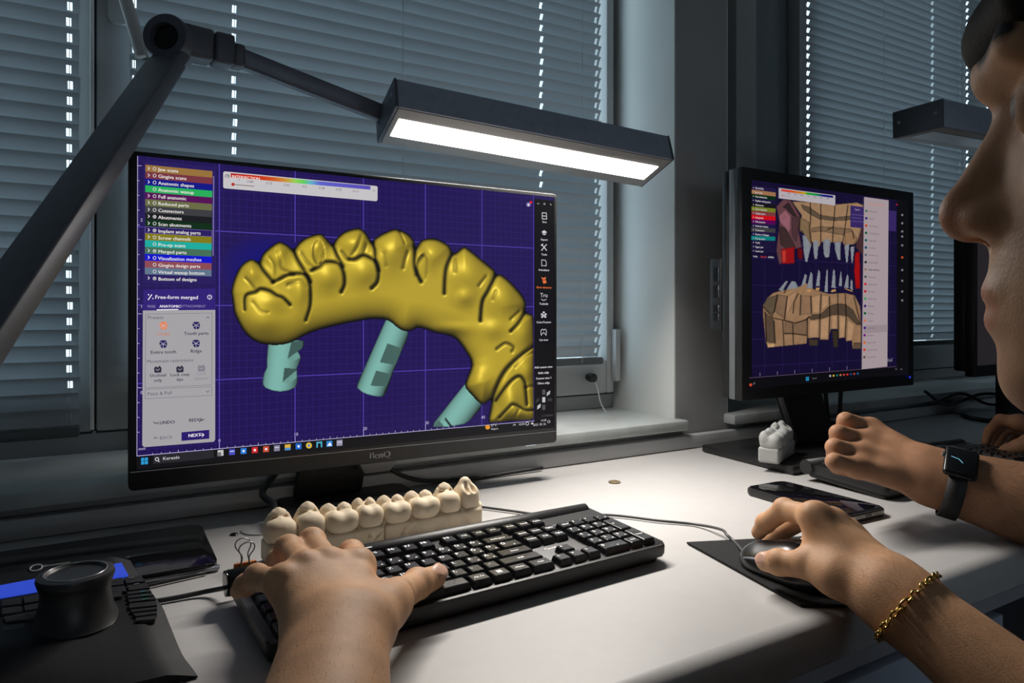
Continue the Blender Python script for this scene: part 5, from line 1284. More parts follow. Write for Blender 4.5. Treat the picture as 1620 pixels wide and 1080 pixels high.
# ------------------------------------------------------------------ plaster tooth models
M_plaster = mat('ivory_plaster', (0.68, 0.56, 0.40), 0.62, var=0.05, scale=60, bump=0.18, bscale=700)
M_plaster2 = mat('grey_plaster', (0.40, 0.41, 0.40), 0.7, var=0.05, scale=60, bump=0.18, bscale=700)
LET = {'M': [[(0, 0), (.12, 1), (.5, .25), (.85, 1), (1, 0)]], 'A': [[(0, 0), (.5, 1), (1, 0)], [(.2, .38), (.8, .38)]], 'K': [[(0, 0), (0, 1)], [(.9, 1), (.05, .45), (1, 0)]], 'C': [[(1, .95), (.3, .8), (.05, .45), (.3, .08), (1, 0)]]}
def tooth_cast(label, O, ang, teeth, L, Wd, hb, material, marks, group, seed=0, grp=None):
    """O: front-left bottom corner; teeth: (width, kind)"""
    root = empty('tooth_model', O, (0, 0, ang), label=label, cat='tooth model', group=group)
    M = pm(root); R = [list((M.to_3x3() @ Vector(v))) for v in ((1, 0, 0), (0, 1, 0), (0, 0, 1))]
    T = lambda x, y, z: M @ Vector((x, y, z))
    rnd = random.Random(seed)
    x = 0.0
    base = [BX(T(L / 2, Wd / 2, hb / 2), (L / 2, Wd / 2, hb / 2), .004, R)]
    cuts = []; tl = []
    for (w, kind) in teeth:
        cx = x + w / 2
        h = {'m': .024, 'p': .027, 'c': .029}[kind] * rnd.uniform(.96, 1.05)
        cy = Wd / 2 + rnd.uniform(-.001, .001)
        zc = hb + h * .40
        base.append(E(T(cx + w / 2, Wd / 2, hb + .001), (w * .20, Wd * .40, .0055), R))
        base.append(E(T(cx, Wd * .10, hb - .008), (w * .34, .005, .010), R))
        g = []
        hwx, hwy = w * .505, Wd * {'m': .49, 'p': .45, 'c': .42}[kind]
        g.append(('u', .002, .006, [BX(T(cx, cy, zc - h * .05), (hwx, hwy, h * .46), min(hwx, hwy) * .62, R), E(T(cx, cy, zc - h * .35), (hwx * .84, hwy * .86, h * .6), R), E(T(cx, cy - hwy * .45, zc - h * .12), (hwx * .80, hwy * .6, h * .42), R)]))
        if kind == 'm': cu = [(-.50, -.52, .10, .52, .50, .40), (.50, -.50, .07, .52, .50, .39), (-.50, .52, .27, .52, .48, .42), (.48, .52, .23, .52, .48, .41)]
        elif kind == 'p': cu = [(-.05, -.42, .06, .84, .58, .42), (.03, .42, .26, .80, .56, .52)]
        else: cu = [(0, .18, .26, .74, .60, .52), (-.4, -.2, .12, .55, .6, .40), (.4, -.2, .12, .55, .6, .40)]
        cps = [E(T(cx + q[0] * hwx, cy + q[1] * hwy, zc + h * q[2]), (q[3] * hwx, q[4] * hwy, q[5] * h), R) for q in cu]
        g.append(('u', .0045, .0034, cps))
        if kind != 'c': g.append(('u', .0030, .001, [C(T(cx + q[0] * hwx * .95, cy + q[1] * hwy * .95, zc + h * (q[2] + q[5]) - .0012), T(cx + q[0] * hwx * .25, cy + q[1] * hwy * .2, zc + h * .40), .0016, .0010) for q in cu] + [C(T(cx + q[0] * hwx * .95, cy + q[1] * hwy * .95, zc + h * (q[2] + q[5]) - .0014), T(cx + q[0] * hwx * 1.02, cy + q[1] * hwy * 1.35, zc + h * .16), .0016, .0012) for q in cu]))
        zt = zc + h * .44
        if kind == 'm': g.append(('s', .003, .002, [E(T(cx, cy + hwy * .02, zc + h * .60), (hwx * .40, hwy * .24, h * .22), R)]))
        elif kind == 'c': g.append(('s', .003, .002, [E(T(cx - hwx * .28, cy - hwy * .75, zc + h * .62), (hwx * .26, hwy * .5, h * .42), R), E(T(cx + hwx * .3, cy - hwy * .75, zc + h * .62), (hwx * .26, hwy * .5, h * .42), R)]))
        gr = []
        if kind == 'm': gr = [C(T(cx - hwx * .85, cy, zt), T(cx + hwx * .85, cy + .001, zt), .0007, .0007), C(T(cx, cy, zt - h * .08), T(cx + hwx * .12, cy + hwy, zc + h * .45), .0008, .0014)]
        elif kind == 'p': gr = [C(T(cx - hwx * .9, cy + hwy * .02, zt), T(cx + hwx * .9, cy + hwy * .02, zt), .0012, .0012), C(T(cx - hwx * .35, cy + hwy * .02, zt), T(cx - hwx * .5, cy + hwy * .55, zc + h * .62), .0007, .0009), C(T(cx + hwx * .4, cy + hwy * .02, zt), T(cx + hwx * .55, cy + hwy * .5, zc + h * .60), .0007, .0009)]
        if gr: g.append(('s', .0022, .0005, gr))
        cuts.append(E(T(cx, cy, zc - h * .20), (hwx * .9 + .0003, hwy * .93 + .0003, h * .62), R))
        tl.append(g); x += w
    grps = [('u', .003, .004, base), ('s', .002, 0, cuts)]
    strokes = []
    for ch, cx, cz, sz in marks:
        for pl in LET[ch]:
            for a, b in zip(pl[:-1], pl[1:]): strokes.append(C(T(cx + a[0] * sz * .9, -.0002, cz + a[1] * sz), T(cx + b[0] * sz * .9, -.0002, cz + b[1] * sz), .0011, .0011))
    if strokes: grps.append(('s', .0006, .0002, strokes))
    organic('gum_base', grps, .0011, material, root)
    for g in tl: organic('tooth', g, .0010, material, root)
    return root
ca = Vector((.147, .738, DESK + .0006)); cb_ = Vector((.2755, .750, DESK + .0006))
tooth_cast('ivory plaster tooth model nearest the orange clip, behind the left hand', ca, math.radians(4), [(.0315, 'p'), (.030, 'p'), (.0375, 'm'), (.029, 'm')], .128, .036, .024, M_plaster, [('M', .091, .006, .012), ('A', .103, .006, .012), ('K', .114, .006, .011), ('C', .1225, .006, .009)], 'ivory tooth models behind the keyboard', 1)
tooth_cast('ivory plaster tooth model standing behind the middle of the keyboard', cb_, math.radians(2), [(.0345, 'm'), (.037, 'm'), (.029, 'p'), (.0265, 'c')], .128, .036, .023, M_plaster, [('A', .018, .006, .011), ('K', .029, .006, .012)], 'ivory tooth models behind the keyboard', 4)
g0 = onZ(1233, 737, DESK + .0146)
gang = math.radians(24)
tooth_cast('grey plaster tooth model on the base of the smaller monitor', Vector((g0.x + .004, g0.y + .004, DESK + .0152)), gang, [(.026, 'm'), (.026, 'm'), (.026, 'p'), (.028, 'c')], .106, .034, .026, M_plaster2, [], None, 7)
bpy.data.objects['tooth_model.002'].pop('group', None)

# ------------------------------------------------------------------ binder clip on the keyboard ridge
bc = onZ(388, 899, DESK + .026)
clip = empty('binder_clip', bc, label='orange binder clip with steel wire handles by the keyboard end', cat='binder clip')
ck = Vector((math.cos(kth), math.sin(kth), 0)); cn = Vector((-math.sin(kth), math.cos(kth), 0))
bm = bmesh.new()
w2_ = .0098
pr = [(-.0015, .006), (.0015, .006), (.006, -.008), (.0045, -.008), (.0009, .0048), (-.0009, .0048), (-.0045, -.008), (-.006, -.008)]
a_ = [bm.verts.new(bc - ck * w2_ + cn * p[0] + Vector((0, 0, p[1]))) for p in pr]; b_ = [bm.verts.new(bc + ck * w2_ + cn * p[0] + Vector((0, 0, p[1]))) for p in pr]
for i in range(8): bm.faces.new((a_[i], a_[(i + 1) % 8], b_[(i + 1) % 8], b_[i]))
bm.faces.new(a_); bm.faces.new(b_[::-1])
obj_bm('clip_body', bm, mat('orange_lacquer', (.62, .20, .05), .35, var=.06), clip)
for s, tl_ in ((-1, .10), (1, -.15)):
    pts = [(-.0062, -.001), (-.0036, .004), (-.0032, .010), (-.0068, .0165), (-.0058, .0215), (0, .024), (.0058, .0215), (.0068, .0165), (.0032, .010), (.0036, .004), (.0062, -.001)]
    q_ = [bc + ck * (x + s * .001 + z * tl_ * .6) + cn * (s * (.002 + z * .22)) + Vector((0, 0, z + .0025)) for x, z in pts]
    tube('wire_handle', catmull(q_, 4), .00062, M_alu, clip, 8)

# ------------------------------------------------------------------ mouse, pad
M_pad = mat('black_cloth_pad', (0.018, 0.018, 0.019), 0.85, var=0.25, scale=300, bump=0.5, bscale=2500, spec=.2)
pad = prism('mouse_pad', [(.572, .580), (.728, .516), (.730, .50), (.716, .42), (.700, .382), (.690, .3765), (.60, .377), (.570, .384), (.548, .397), (.538, .405)], DESK + .0005, DESK + .0032, M_pad, None, .0008)
tag(pad, 'thin black cloth mouse pad near the rounded desk edge', 'mouse pad')
mz = DESK + .0036
mc = W(.278, .688, 0); mc.z = mz
mouse = empty('computer_mouse', mc, (0, 0, math.radians(4)), label='black computer mouse under the right hand on the pad', cat='mouse')
MM = pm(mouse); TR = lambda x, y, z: MM @ Vector((x, y, z))
RR = [list(MM.to_3x3() @ Vector(v)) for v in ((1, 0, 0), (0, 1, 0), (0, 0, 1))]
M_mouse = mat('satin_black_shell', (0.02, 0.02, 0.022), 0.28, var=.1, scale=50, coat=.2)
shell = [('u', .004, .01, [E(TR(0, -.012, .006), (.031, .042, .031), RR), E(TR(0, .02, .004), (.0285, .038, .023), RR)]),
         ('s', .002, 0, [BX(TR(0, 0, -.03), (.08, .1, .030), .001, RR)]),
         ('s', .001, 0, [C(TR(0, .016, .031), TR(0, .06, .012), .0010, .0010), C(TR(-.032, .03, .008), TR(-.033, -.03, .012), .004, .004)])]
organic('shell', shell, .0012, M_mouse, mouse)
lathe('wheel', [(.0005, -.003), (.0085, -.003), (.009, -.002), (.009, .002), (.0085, .003), (.0005, .003)], TR(0, .034, .0155), M_grey, mouse, 24, RR[0])
tube('side_trim', catmull([TR(-.0235, .040, .0105), TR(-.0290, .026, .0150), TR(-.0318, 0, .0195), TR(-.0295, -.03, .016)], 6), .0011, M_alu, mouse, 8)
front = TR(0, .057, .006)
cpts = [front, onZ(1163, 858, DESK + .004), P(1150, 846, .80), onZ(1140, 837, DESK + .008), onZ(1100, 829, DESK + .003), onZ(1040, 823, DESK + .003), onZ(985, 816, DESK + .003), onZ(945, 814, DESK + .003), Vector((.50, .735, DESK + .003)), Vector((.46, .79, DESK + .003)), Vector((.42, .85, DESK + .003)), Vector((.40, .90, DESK + .003))]
tube('mouse_cable', catmull(cpts, 8), .0017, mat('grey_cable', (.05, .05, .052), .45), mouse, 8)

# ------------------------------------------------------------------ phone
ph_r = math.radians(-1.5)
ph = empty('smartphone', (.839, .613, DESK), (0, 0, ph_r), label='smartphone in a black case lying on the desk behind the right hand', cat='phone')
prism('case', rrect(-.041, .041, -.083, .083, .012), .0006, .0105, M_black, ph, .003, 3, False)
prism('side_band', rrect(-.0395, .0395, -.0833, .0833, .011), .004, .0088, mat('pale_phone_edge', (.42, .38, .33), .3, .5), ph, .001, 2, False)
prism('screen_glass', rrect(-.0375, .0375, -.0795, .0795, .009), .0106, .0113, mat('phone_glass', (.004, .004, .005), .04, var=.05), ph, .0003, 2, False)
box('charge_port', -.006, .006, -.0838, -.0832, .005, .0078, M_gloss, ph, 0, 2, False)
for i in (-1, 1):
    for k in range(4): lathe('speaker_hole', [(.0001, 0), (.0009, 0), (.0009, .0004), (.0001, .0004)], (i * (.012 + k * .0042), -.0832, .0064), M_gloss, ph, 8, (0, -1, 0), False)

# ------------------------------------------------------------------ pen tablet and 3D controller
tab = empty('pen_tablet', (-.06, .84, DESK), label='flat glossy black tablet behind the controller with the round knob', cat='tablet')
prism('body', rrect(-.185, .102, .762, .915, .012), DESK + .0006, DESK + .009, M_gloss, tab, .002)
prism('edge_trim', rrect(-.183, .1035, .7605, .77, .003), DESK + .002, DESK + .0052, M_alu, tab, .0006)
tube('tablet_cable', catmull([(.09, .757, DESK + .003), (.03, .748, DESK + .003), (-.02, .745, DESK + .003)], 6), .0018, M_cable, tab)

ctl = empty('three_axis_controller', (-.07, .63, DESK), label='black 3D mouse controller with round knob and blue display strip', cat='controller')
M_ctl = mat('soft_black_rubber', (0.007, 0.0075, 0.010), 0.55, var=.3, scale=25, bump=.15, bscale=1500, rvar=.12, spec=.25)
def up_ctl(y): return DESK + .006 + .046 * min(1, max(0, (y - .545) / .16)) ** .8
rs = [onZ(313, 1064, DESK + .004), onZ(290, 1033, DESK + .012), onZ(281, 1010, DESK + .018), onZ(268, 968, DESK + .03), onZ(258, 944, DESK + .035), onZ(240, 918, DESK + .042), onZ(226, 905, DESK + .045), onZ(206, 877, DESK + .050)]
right = [(p.x, p.y) for p in rs]
cxm = -.075
left = [(2 * cxm - x, y) for x, y in right]
NYR = 28
ys_ = np.linspace(right[0][1], right[-1][1], NYR)
o_ = sorted(right, key=lambda p: p[1]); rx = np.interp(ys_, [p[1] for p in o_], [p[0] for p in o_])
V, F = [], []; NX = 40
for i, y in enumerate(ys_):
    for j in range(NX + 1):
        t = j / NX * 2 - 1
        x = cxm + t * (rx[i] - cxm)
        z = up_ctl(y) - .012 * max(0, abs(t) - .86) / .14 * .5
        # palm hollow and rest
        z += .010 * math.exp(-(((x - cxm) / .06) ** 2 + ((y - .585) / .03) ** 2)) * 1.0
        V.append((x, y, z))
top_n = len(V)
for i, y in enumerate(ys_):
    for j in range(NX + 1):
        x = V[i * (NX + 1) + j][0]; V.append((x, y, DESK + .0006))
for i in range(NYR - 1):
    for j in range(NX):
        q = i * (NX + 1) + j; F.append((q, q + 1, q + NX + 2, q + NX + 1))
for i in range(NYR - 1):
    a1, a2 = i * (NX + 1), (i + 1) * (NX + 1); F.append((a1, a2, a2 + top_n, a1 + top_n))
    a1, a2 = a1 + NX, a2 + NX; F.append((a2, a1, a1 + top_n, a2 + top_n))
for j in range(NX):
    F.append((j + 1, j, j + top_n, j + 1 + top_n)); q = (NYR - 1) * (NX + 1) + j; F.append((q, q + 1, q + 1 + top_n, q + top_n))
body = obj('body', V, F, M_ctl, ctl, True)
try: body.data.set_sharp_from_angle(angle=math.radians(50))
except Exception: pass
def on_ctl(px, py, lift):
    y = .65
    for _ in range(12):
        p = onZ(px, py, up_ctl(y) + lift); y = .5 * y + .5 * p.y
    return onZ(px, py, up_ctl(y) + lift)
def cpatch(name, pts, lift, material, parent):
    q_ = [on_ctl(x, y, lift) for x, y in pts]; lo_ = [v - Vector((0, 0, lift + .001)) for v in q_]
    n = len(q_); Fs = [tuple(range(n))[::-1]] + [(i, (i + 1) % n, (i + 1) % n + n, i + n) for i in range(n)]
    return obj(name, q_ + lo_, Fs, material, parent)
cpatch('display_strip', [(-14, 928), (192, 889.5), (203, 909), (-14, 947)], .0012, glow('blue_controller_display', (44, 70, 190), 1.0), ctl)
M_ck = mat('controller_key', (.018, .018, .02), .4, var=.2, scale=80)
keys_c = [[(170, 917), (193, 913), (197, 924), (170, 927)], [(196, 912), (224, 909), (231, 919), (199, 923)], [(170, 929), (197, 925), (201, 935), (170, 936)], [(200, 925), (232, 921), (238, 929), (203, 934)],
          [(200, 936), (237, 931), (241, 935), (201, 940)], [(200, 942), (241, 937), (245, 941), (202, 946)], [(201, 948), (245, 943), (248, 947), (203, 952)], [(203, 954), (249, 949), (250, 957), (203, 962)], [(205, 964), (250, 959), (250, 963), (207, 968)], [(209, 970), (250, 965), (249, 970), (213, 975)], [(213, 977), (248, 972), (246, 979), (214, 982)],
          [(172, 936), (193, 934), (194, 943), (174, 945)], [(2, 948), (33, 943), (36, 955), (2, 959)], [(36, 943), (68, 938), (66, 950), (38, 954)], [(2, 961), (34, 957), (37, 967), (2, 972)], [(38, 957), (64, 952), (62, 962), (39, 966)], [(4, 975), (60, 964), (56, 978), (8, 984)], [(2, 990), (40, 984), (36, 998), (2, 1004)], [(2, 1006), (60, 998), (62, 1012), (2, 1018)], [(20, 1022), (62, 1014), (60, 1024), (24, 1032)]]
for kq in keys_c:
    mx_, my_ = sum(p[0] for p in kq) / 4, sum(p[1] for p in kq) / 4
    cpatch('key', [(mx_ + (p[0] - mx_) * .93, my_ + (p[1] - my_) * .88) for p in kq], .0022, M_ck, ctl)
for px, py, c in ((226, 935, (60, 170, 190)), (228, 941, (60, 180, 150)), (230, 947, (70, 180, 150)), (178, 917.5, (190, 110, 40)), (208, 913, (190, 190, 190)), (216, 923, (170, 170, 170))):
    p_ = on_ctl(px, py, .0026); box('key_mark', p_.x - .002, p_.x + .002, p_.y - .0006, p_.y + .0006, p_.z - .0003, p_.z, mat('key_mark_%d_%d_%d' % c, tuple(.5 * v for v in lin(c)), .5), ctl)
kp = on_ctl(120, 975, .0)
kz = kp.z - .004
lathe('knob', [(.0305, 0), (.0290, .002), (.0255, .010), (.0235, .020), (.0235, .027), (.0250, .031), (.0262, .035), (.0255, .0378), (.0225, .0386), (.0205, .0386), (.0196, .0378), (.0185, .0368), (.0002, .0362)], Vector((kp.x, kp.y, kz)), mat('knob_rubber', (.016, .017, .019), .42, var=.1), ctl, 56)
tube('knob_ring', [Vector((kp.x + .0208 * math.cos(t * math.pi / 24), kp.y + .0208 * math.sin(t * math.pi / 24), kz + .0386)) for t in range(48)], .0007, mat('polished_ring', (.30, .30, .31), .25, .6), ctl, 6, True, True)
for px, py in ((162, 971), (78, 983)):
    p_ = on_ctl(px, py, .0015); lathe('knob_light', [(.0002, 0), (.0022, 0), (.0018, .0008), (.0002, .001)], p_, glow('blue_knob_light', (30, 60, 255), 2.5), ctl, 10)
lp = on_ctl(66, 897, .0006); lq = on_ctl(116, 889, .0006)
dl = (lq - lp); wl_ = dl.length; dl.normalize()
pn = Vector((0, .95, .3)).normalized()
letter('maker_lettering', '3Dconnexion', lp, dl, pn, wl_ * .165, mat('grey_lettering', (.4, .4, .41), .5), ctl, 'l', True)
lg2 = on_ctl(57, 898, .0006)
tube('maker_mark', [lg2 + dl * (.0042 * math.cos(t * .26)) + pn * (.0042 * math.sin(t * .26)) for t in range(24)], .0007, mat('grey_lettering', (.4, .4, .41), .5), ctl, 6, True, True)

# ------------------------------------------------------------------ people
def skin_material(name, rgb, freckle=.16):
    m = mat(name, rgb, 0.5, var=freckle, scale=38, bump=0.22, bscale=650, spec=.22, detail=8)
    nt = m.node_tree; b = nt.nodes['Principled BSDF']
    src = b.inputs['Base Color'].links[0].from_socket
    at = nt.nodes.new('ShaderNodeAttribute'); at.attribute_name = 'tint'
    sp = nt.nodes.new('ShaderNodeSeparateColor'); nt.links.new(at.outputs['Color'], sp.inputs[0])
    for ch, col in ((0, (min(1, rgb[0] * 1.22), rgb[1] * 1.32, rgb[2] * 1.75, 1)), (1, (.015, .011, .009, 1)), (2, (rgb[0] * .85, rgb[1] * .62, rgb[2] * .58, 1))):
        mx = nt.nodes.new('ShaderNodeMix'); mx.data_type = 'RGBA'
        nt.links.new(sp.outputs[ch], mx.inputs['Factor']); nt.links.new(src, mx.inputs[6]); mx.inputs[7].default_value = col
        src = mx.outputs[2]
    nt.links.new(src, b.inputs['Base Color'])
    mr = nt.nodes.new('ShaderNodeMapRange'); mr.inputs['To Min'].default_value = .56; mr.inputs['To Max'].default_value = .28
    nt.links.new(sp.outputs[0], mr.inputs['Value']); nt.links.new(mr.outputs['Result'], b.inputs['Roughness'])
    b.inputs['Subsurface Weight'].default_value = .08
    b.inputs['Subsurface Radius'].default_value = (.006, .002, .001)
    b.inputs['Subsurface Scale'].default_value = 1.0
    return m
M_skin = skin_material('light_skin', (.56, .315, .175))
M_skin2 = skin_material('tanned_skin', (.38, .20, .115))
M_hair = mat('dark_hair', (.008, .006, .005), .7, var=.3, scale=200, bump=.3, bscale=900, spec=.2)
M_shirt = mat('black_tshirt', (.012, .012, .014), .85, var=.2, scale=120, bump=.3, bscale=1200, spec=.2)
M_shirt2 = mat('navy_tshirt', (.014, .017, .03), .85, var=.2, scale=120, bump=.3, bscale=1200, spec=.2)
def finger(pts, rad, k=.0035):
    """chain of joints with radii; a little knuckle swell at each inner joint"""
    pr = [C(pts[i], pts[i + 1], rad[i], rad[i + 1]) for i in range(len(pts) - 1)]
    return pr
def nail(tip, prev, upv, w=.0062, l=.0075):
    d = (tip - prev).normalized(); up_ = (upv - d * upv.dot(d)).normalized(); s_ = d.cross(up_)
    return d, up_, s_
def head_groups(N, F_, L_, U_):
    T = lambda f, l, u: N + F_ * f + L_ * l + U_ * u
    R = [list(F_), list(L_), list(U_)]
    g = [('u', .02, .03, [E(T(-.125, 0, .062), (.098, .077, .104), R), E(T(-.078, 0, -.010), (.060, .060, .072), R), E(T(-.072, 0, -.045), (.047, .050, .040), R), C(T(-.11, 0, -.05), T(-.145, 0, -.17), .056, .060)]),
         ('u', .008, .010, [C(T(-.027, -.030, .056), T(-.024, 0, .054), .0105, .0115), C(T(-.024, 0, .054), T(-.027, .030, .056), .0115, .0105), E(T(-.046, .042, .008), (.02, .016, .016), R), E(T(-.046, -.042, .008), (.02, .016, .016), R), E(T(-.036, 0, -.063), (.0165, .021, .0145), R)]),
         ('u', .007, .006, [C(T(-.031, 0, .040), T(-.0125, 0, .004), .0095, .0105), E(T(-.0102, 0, .0), .0102), E(T(-.018, .0115, -.0025), (.010, .008, .0075), R), E(T(-.018, -.0115, -.0025), (.010, .008, .0075), R)]),
         ('u', .005, .002, [E(T(-.0245, 0, -.0300), (.0105, .022, .0065), R), E(T(-.0255, 0, -.0410), (.0105, .020, .0070), R)]),
         ('s', .0015, .001, [C(T(-.0145, -.02, -.0358), T(-.0145, .02, -.0358), .0009, .0009), E(T(-.0165, .0055, -.0105), (.005, .003, .0025), R), E(T(-.0165, -.0055, -.0105), (.005, .003, .0025), R)]),
         ('s', .009, .001, [E(T(-.016, .032, .034), (.011, .017, .010), R), E(T(-.016, -.032, .034), (.011, .017, .010), R)]),
         ('u', .002, .001, [E(T(-.0345, .031, .033), .0125), E(T(-.0345, -.031, .033), .0125)]),
         ('u', .004, .002, [C(T(-.0275, .018, .0395), T(-.0300, .045, .0395), .0032, .0030), C(T(-.0275, -.018, .0395), T(-.0300, -.045, .0395), .0032, .0030)]),
         ('u', .005, .004, [E(T(-.105, .080, .012), (.018, .006, .031), R), E(T(-.105, -.080, .012), (.018, .006, .031), R)])]
    tints = [(1, C(T(-.0165, .012, .0585), T(-.021, .044, .060), .0052, .0036), .002), (1, C(T(-.0165, -.012, .0585), T(-.021, -.044, .060), .0052, .0036), .002), (2, E(T(-.0155, 0, -.0355), (.008, .022, .0105), R), .003), (1, E(T(-.0225, .031, .033), (.003, .0055, .0055), R), .001), (1, E(T(-.0225, -.031, .033), (.004, .0055, .0055), R), .001), (1, C(T(-.026, .018, .040), T(-.029, .046, .039), .0022, .0018), .001), (2, E(T(-.004, 0, 0), (.010, .014, .012), R), .012)]
    return g, tints
def arm_groups(S_, El, Wr, side, r_el, r_wr, flat):
    """upper arm, elbow, forearm with two bones so the wrist is wider than thick; side: unit vector across the wrist"""
    ax = (Wr - El).normalized(); mid = El.lerp(Wr, .32)
    return ('u', .02, .022, [C(S_, El, .050, .041), C(El, mid, .041, r_el), C(mid + side * .006, Wr + side * flat, r_el * .84, r_wr), C(mid - side * .006, Wr - side * flat, r_el * .84, r_wr), C(mid, Wr, r_el * .9, r_wr)])

N1 = W(.1723, .28, .0374)
F1 = (W(-.83, .56, 0) - W(0, 0, 0)).normalized(); U_ = Vector((0, 0, 1)); L1 = U_.cross(F1).normalized()
T1 = lambda f, l, u: N1 + F1 * f + L1 * l + U_ * u
p1 = empty('person', Vector((N1.x + .05, N1.y - .25, 0)), label='person in a dark shirt, face in profile, typing with one hand, mouse in the other', cat='person')
hg, ht = head_groups(N1, F1, L1, U_)
G1, tints = [], list(ht)
shL, shR = T1(-.17, .185, -.20), T1(-.18, -.20, -.18)
elL, elR = W(-.078, .215, -.245), W(.43, .40, -.335)
wrL, wrR = P(533, 1006, .452), P(1412, 940, .580)
camR = W(1, 0, 0) - W(0, 0, 0)
camF = W(0, 1, 0) - W(0, 0, 0)
# trunk hidden under the shirt
trunk = [C(T1(-.145, 0, -.17), T1(-.20, 0, -.42), .075, .11), C(shL, T1(-.15, 0, -.18), .050, .06), C(shR, T1(-.15, 0, -.18), .050, .06)]
# ---- left arm and hand (on the keyboard)
sideL = (camR * .98 + camF * .12).normalized()
aL = arm_groups(shL, elL, wrL, sideL, .036, .0215, .0105)
def PP(l): return [P(*q) for q in l]
iM, mM, rM, kM = P(566, 896, .536), P(518, 894, .522), P(481, 899, .508), P(447, 922, .488)
palmL = [C(wrL + sideL * .010, iM, .020, .0125), C(wrL + sideL * .002, mM, .020, .0125), C(wrL - sideL * .008, rM, .019, .0120), C(wrL - sideL * .014, kM, .017, .0110), C(P(590, 985, .468), P(622, 950, .512), .0175, .0150), C(iM, kM, .0105, .0095)]
tend = [C(P(563, 886, .528), P(548, 950, .478), .0030, .0022), C(P(517, 883, .514), P(534, 950, .474), .0032, .0022), C(P(481, 889, .500), P(518, 952, .470), .0028, .0020), C(P(446, 914, .482), P(492, 958, .468), .0025, .0018)]
knk = [E(P(566, 889, .531), .0092), E(P(517, 886, .517), .0096), E(P(480, 891, .503), .0090), E(P(446, 915, .484), .0082)]
fL = {'index': ([iM, P(556, 876, .575), P(556, 890, .602), P(556, 905, .612)], [.0108, .0100, .0088, .0072]),
      'middle': ([mM, P(493, 858, .566), P(484, 872, .598), P(478, 890, .612)], [.0112, .0105, .0090, .0074]),
      'ring': ([rM, P(456, 869, .548), P(440, 888, .572), P(428, 905, .585)], [.0106, .0100, .0088, .0072]),
      'pinky': ([kM, P(406, 913, .517), P(388, 926, .527), P(377, 934, .532)], [.0096, .0086, .0076, .0062]),
      'thumb': ([P(606, 962, .496), P(628, 944, .535), P(660, 924, .577), P(688, 913, .603)], [.0150, .0128, .0118, .0098])}
G1 = [('u', 0, .03, trunk)]
G1 += hg
G1.append(aL)
G1.append(('u', .012, .012, palmL)); G1.append(('u', .004, .001, tend)); G1.append(('u', .006, .001, knk))
for k in ('index', 'middle', 'ring', 'pinky', 'thumb'): G1.append(('u', .0042 if k != 'thumb' else .008, .0028, finger(*fL[k])))
def knuckles(ch, rad, up_, amt=1.04):
    return ('u', .004, 0, [E(p_ + up_ * r_ * .10, r_ * amt) for p_, r_ in list(zip(ch, rad))[1:-1]])
for k in ('index', 'middle', 'ring', 'pinky', 'thumb'): G1.append(knuckles(*fL[k], Vector((0, 0, 1))))
def add_nail(groups, tints, tip, prev, upv, w, l, push):
    d, up_, s_ = nail(tip, prev, upv)
    c = tip + up_ * push - d * (l * .18)
    R = [list(d), list(s_), list(up_)]
    groups.append(('u', .0008, 0, [E(c, (l, w, .0017), R)]))
    tints.append((0, E(c + up_ * .0006, (l * 1.0, w * 1.0, .0045), R), .0006))
    groups.append(('s', .0008, 0, [C(c - d * l * 1.02 - s_ * w * .8 + up_ * .0016, c - d * l * 1.12 + up_ * .0022, .0006, .0006), C(c - d * l * 1.12 + up_ * .0022, c - d * l * 1.02 + s_ * w * .8 + up_ * .0016, .0006, .0006)]))
tip, prv = fL['thumb'][0][3], fL['thumb'][0][2]
nu = (Vector((0, 0, .75)) - camF * .75 + camR * .25).normalized()
add_nail(G1, tints, tip, prv, nu, .0082, .0100, .0100)
tdir = (tip - prv).normalized()
G1.append(('r', 0, 0, [(np.array(prv + nu * .010), np.array(tdir), .014, .0032, .00045), (np.array(P(640, 936, .55)), np.array(tdir), .012, .004, .0003)]))
# ---- right arm and hand (on the mouse)
sideR = (camR * .45 + camF * .80 + U_ * .45).normalized()
aR = arm_groups(shR, elR, wrR, sideR, .035, .0205, .0075)
iM, mM, rM, kM = P(1290, 818, .648), P(1317, 826, .660), P(1340, 842, .668), P(1355, 862, .668)
fR = {'index': ([iM, P(1241, 806, .690), P(1211, 828, .716), P(1200, 842, .728)], [.0112, .0102, .0090, .0074]),
      'middle': ([mM, P(1268, 822, .706), P(1236, 842, .735), P(1216, 855, .748)], [.0112, .0100, .0088, .0072]),
      'ring': ([rM, P(1304, 842, .712), P(1280, 862, .738), P(1265, 876, .746)], [.0106, .0096, .0086, .0070]),
      'pinky': ([kM, P(1335, 866, .700), P(1318, 882, .718), P(1306, 892, .726)], [.0096, .0084, .0076, .0062]),
      'thumb': ([P(1322, 914, .606), P(1276, 893, .632), P(1232, 890, .652), P(1212, 888, .664)], [.0130, .0124, .0112, .0096])}
wq = wrR - (wrR - elR).normalized() * .012
palmR = [C(wq - sideR * .006, iM, .0160, .0118), C(wq, mM, .0165, .0120), C(wq + sideR * .005, rM, .0160, .0115), C(wq + sideR * .008, kM, .0150, .0105), C(iM, kM, .0105, .0095), C(wq - sideR * .008, P(1322, 914, .606), .0150, .0130), C(P(1330, 905, .610), P(1290, 862, .642), .0125, .0095)]
knR = [E(P(1291, 814, .645), .0088), E(P(1320, 822, .657), .0088), E(P(1342, 838, .665), .0084)]
tdR = [C(P(1292, 811, .640), P(1372, 902, .588), .0030, .0022), C(P(1320, 819, .652), P(1392, 902, .588), .0028, .0020)]
G1.append(aR); G1.append(('u', .018, .018, palmR)); G1.append(('u', .008, .001, knR[1:])); G1.append(('u', .004, .001, tdR))
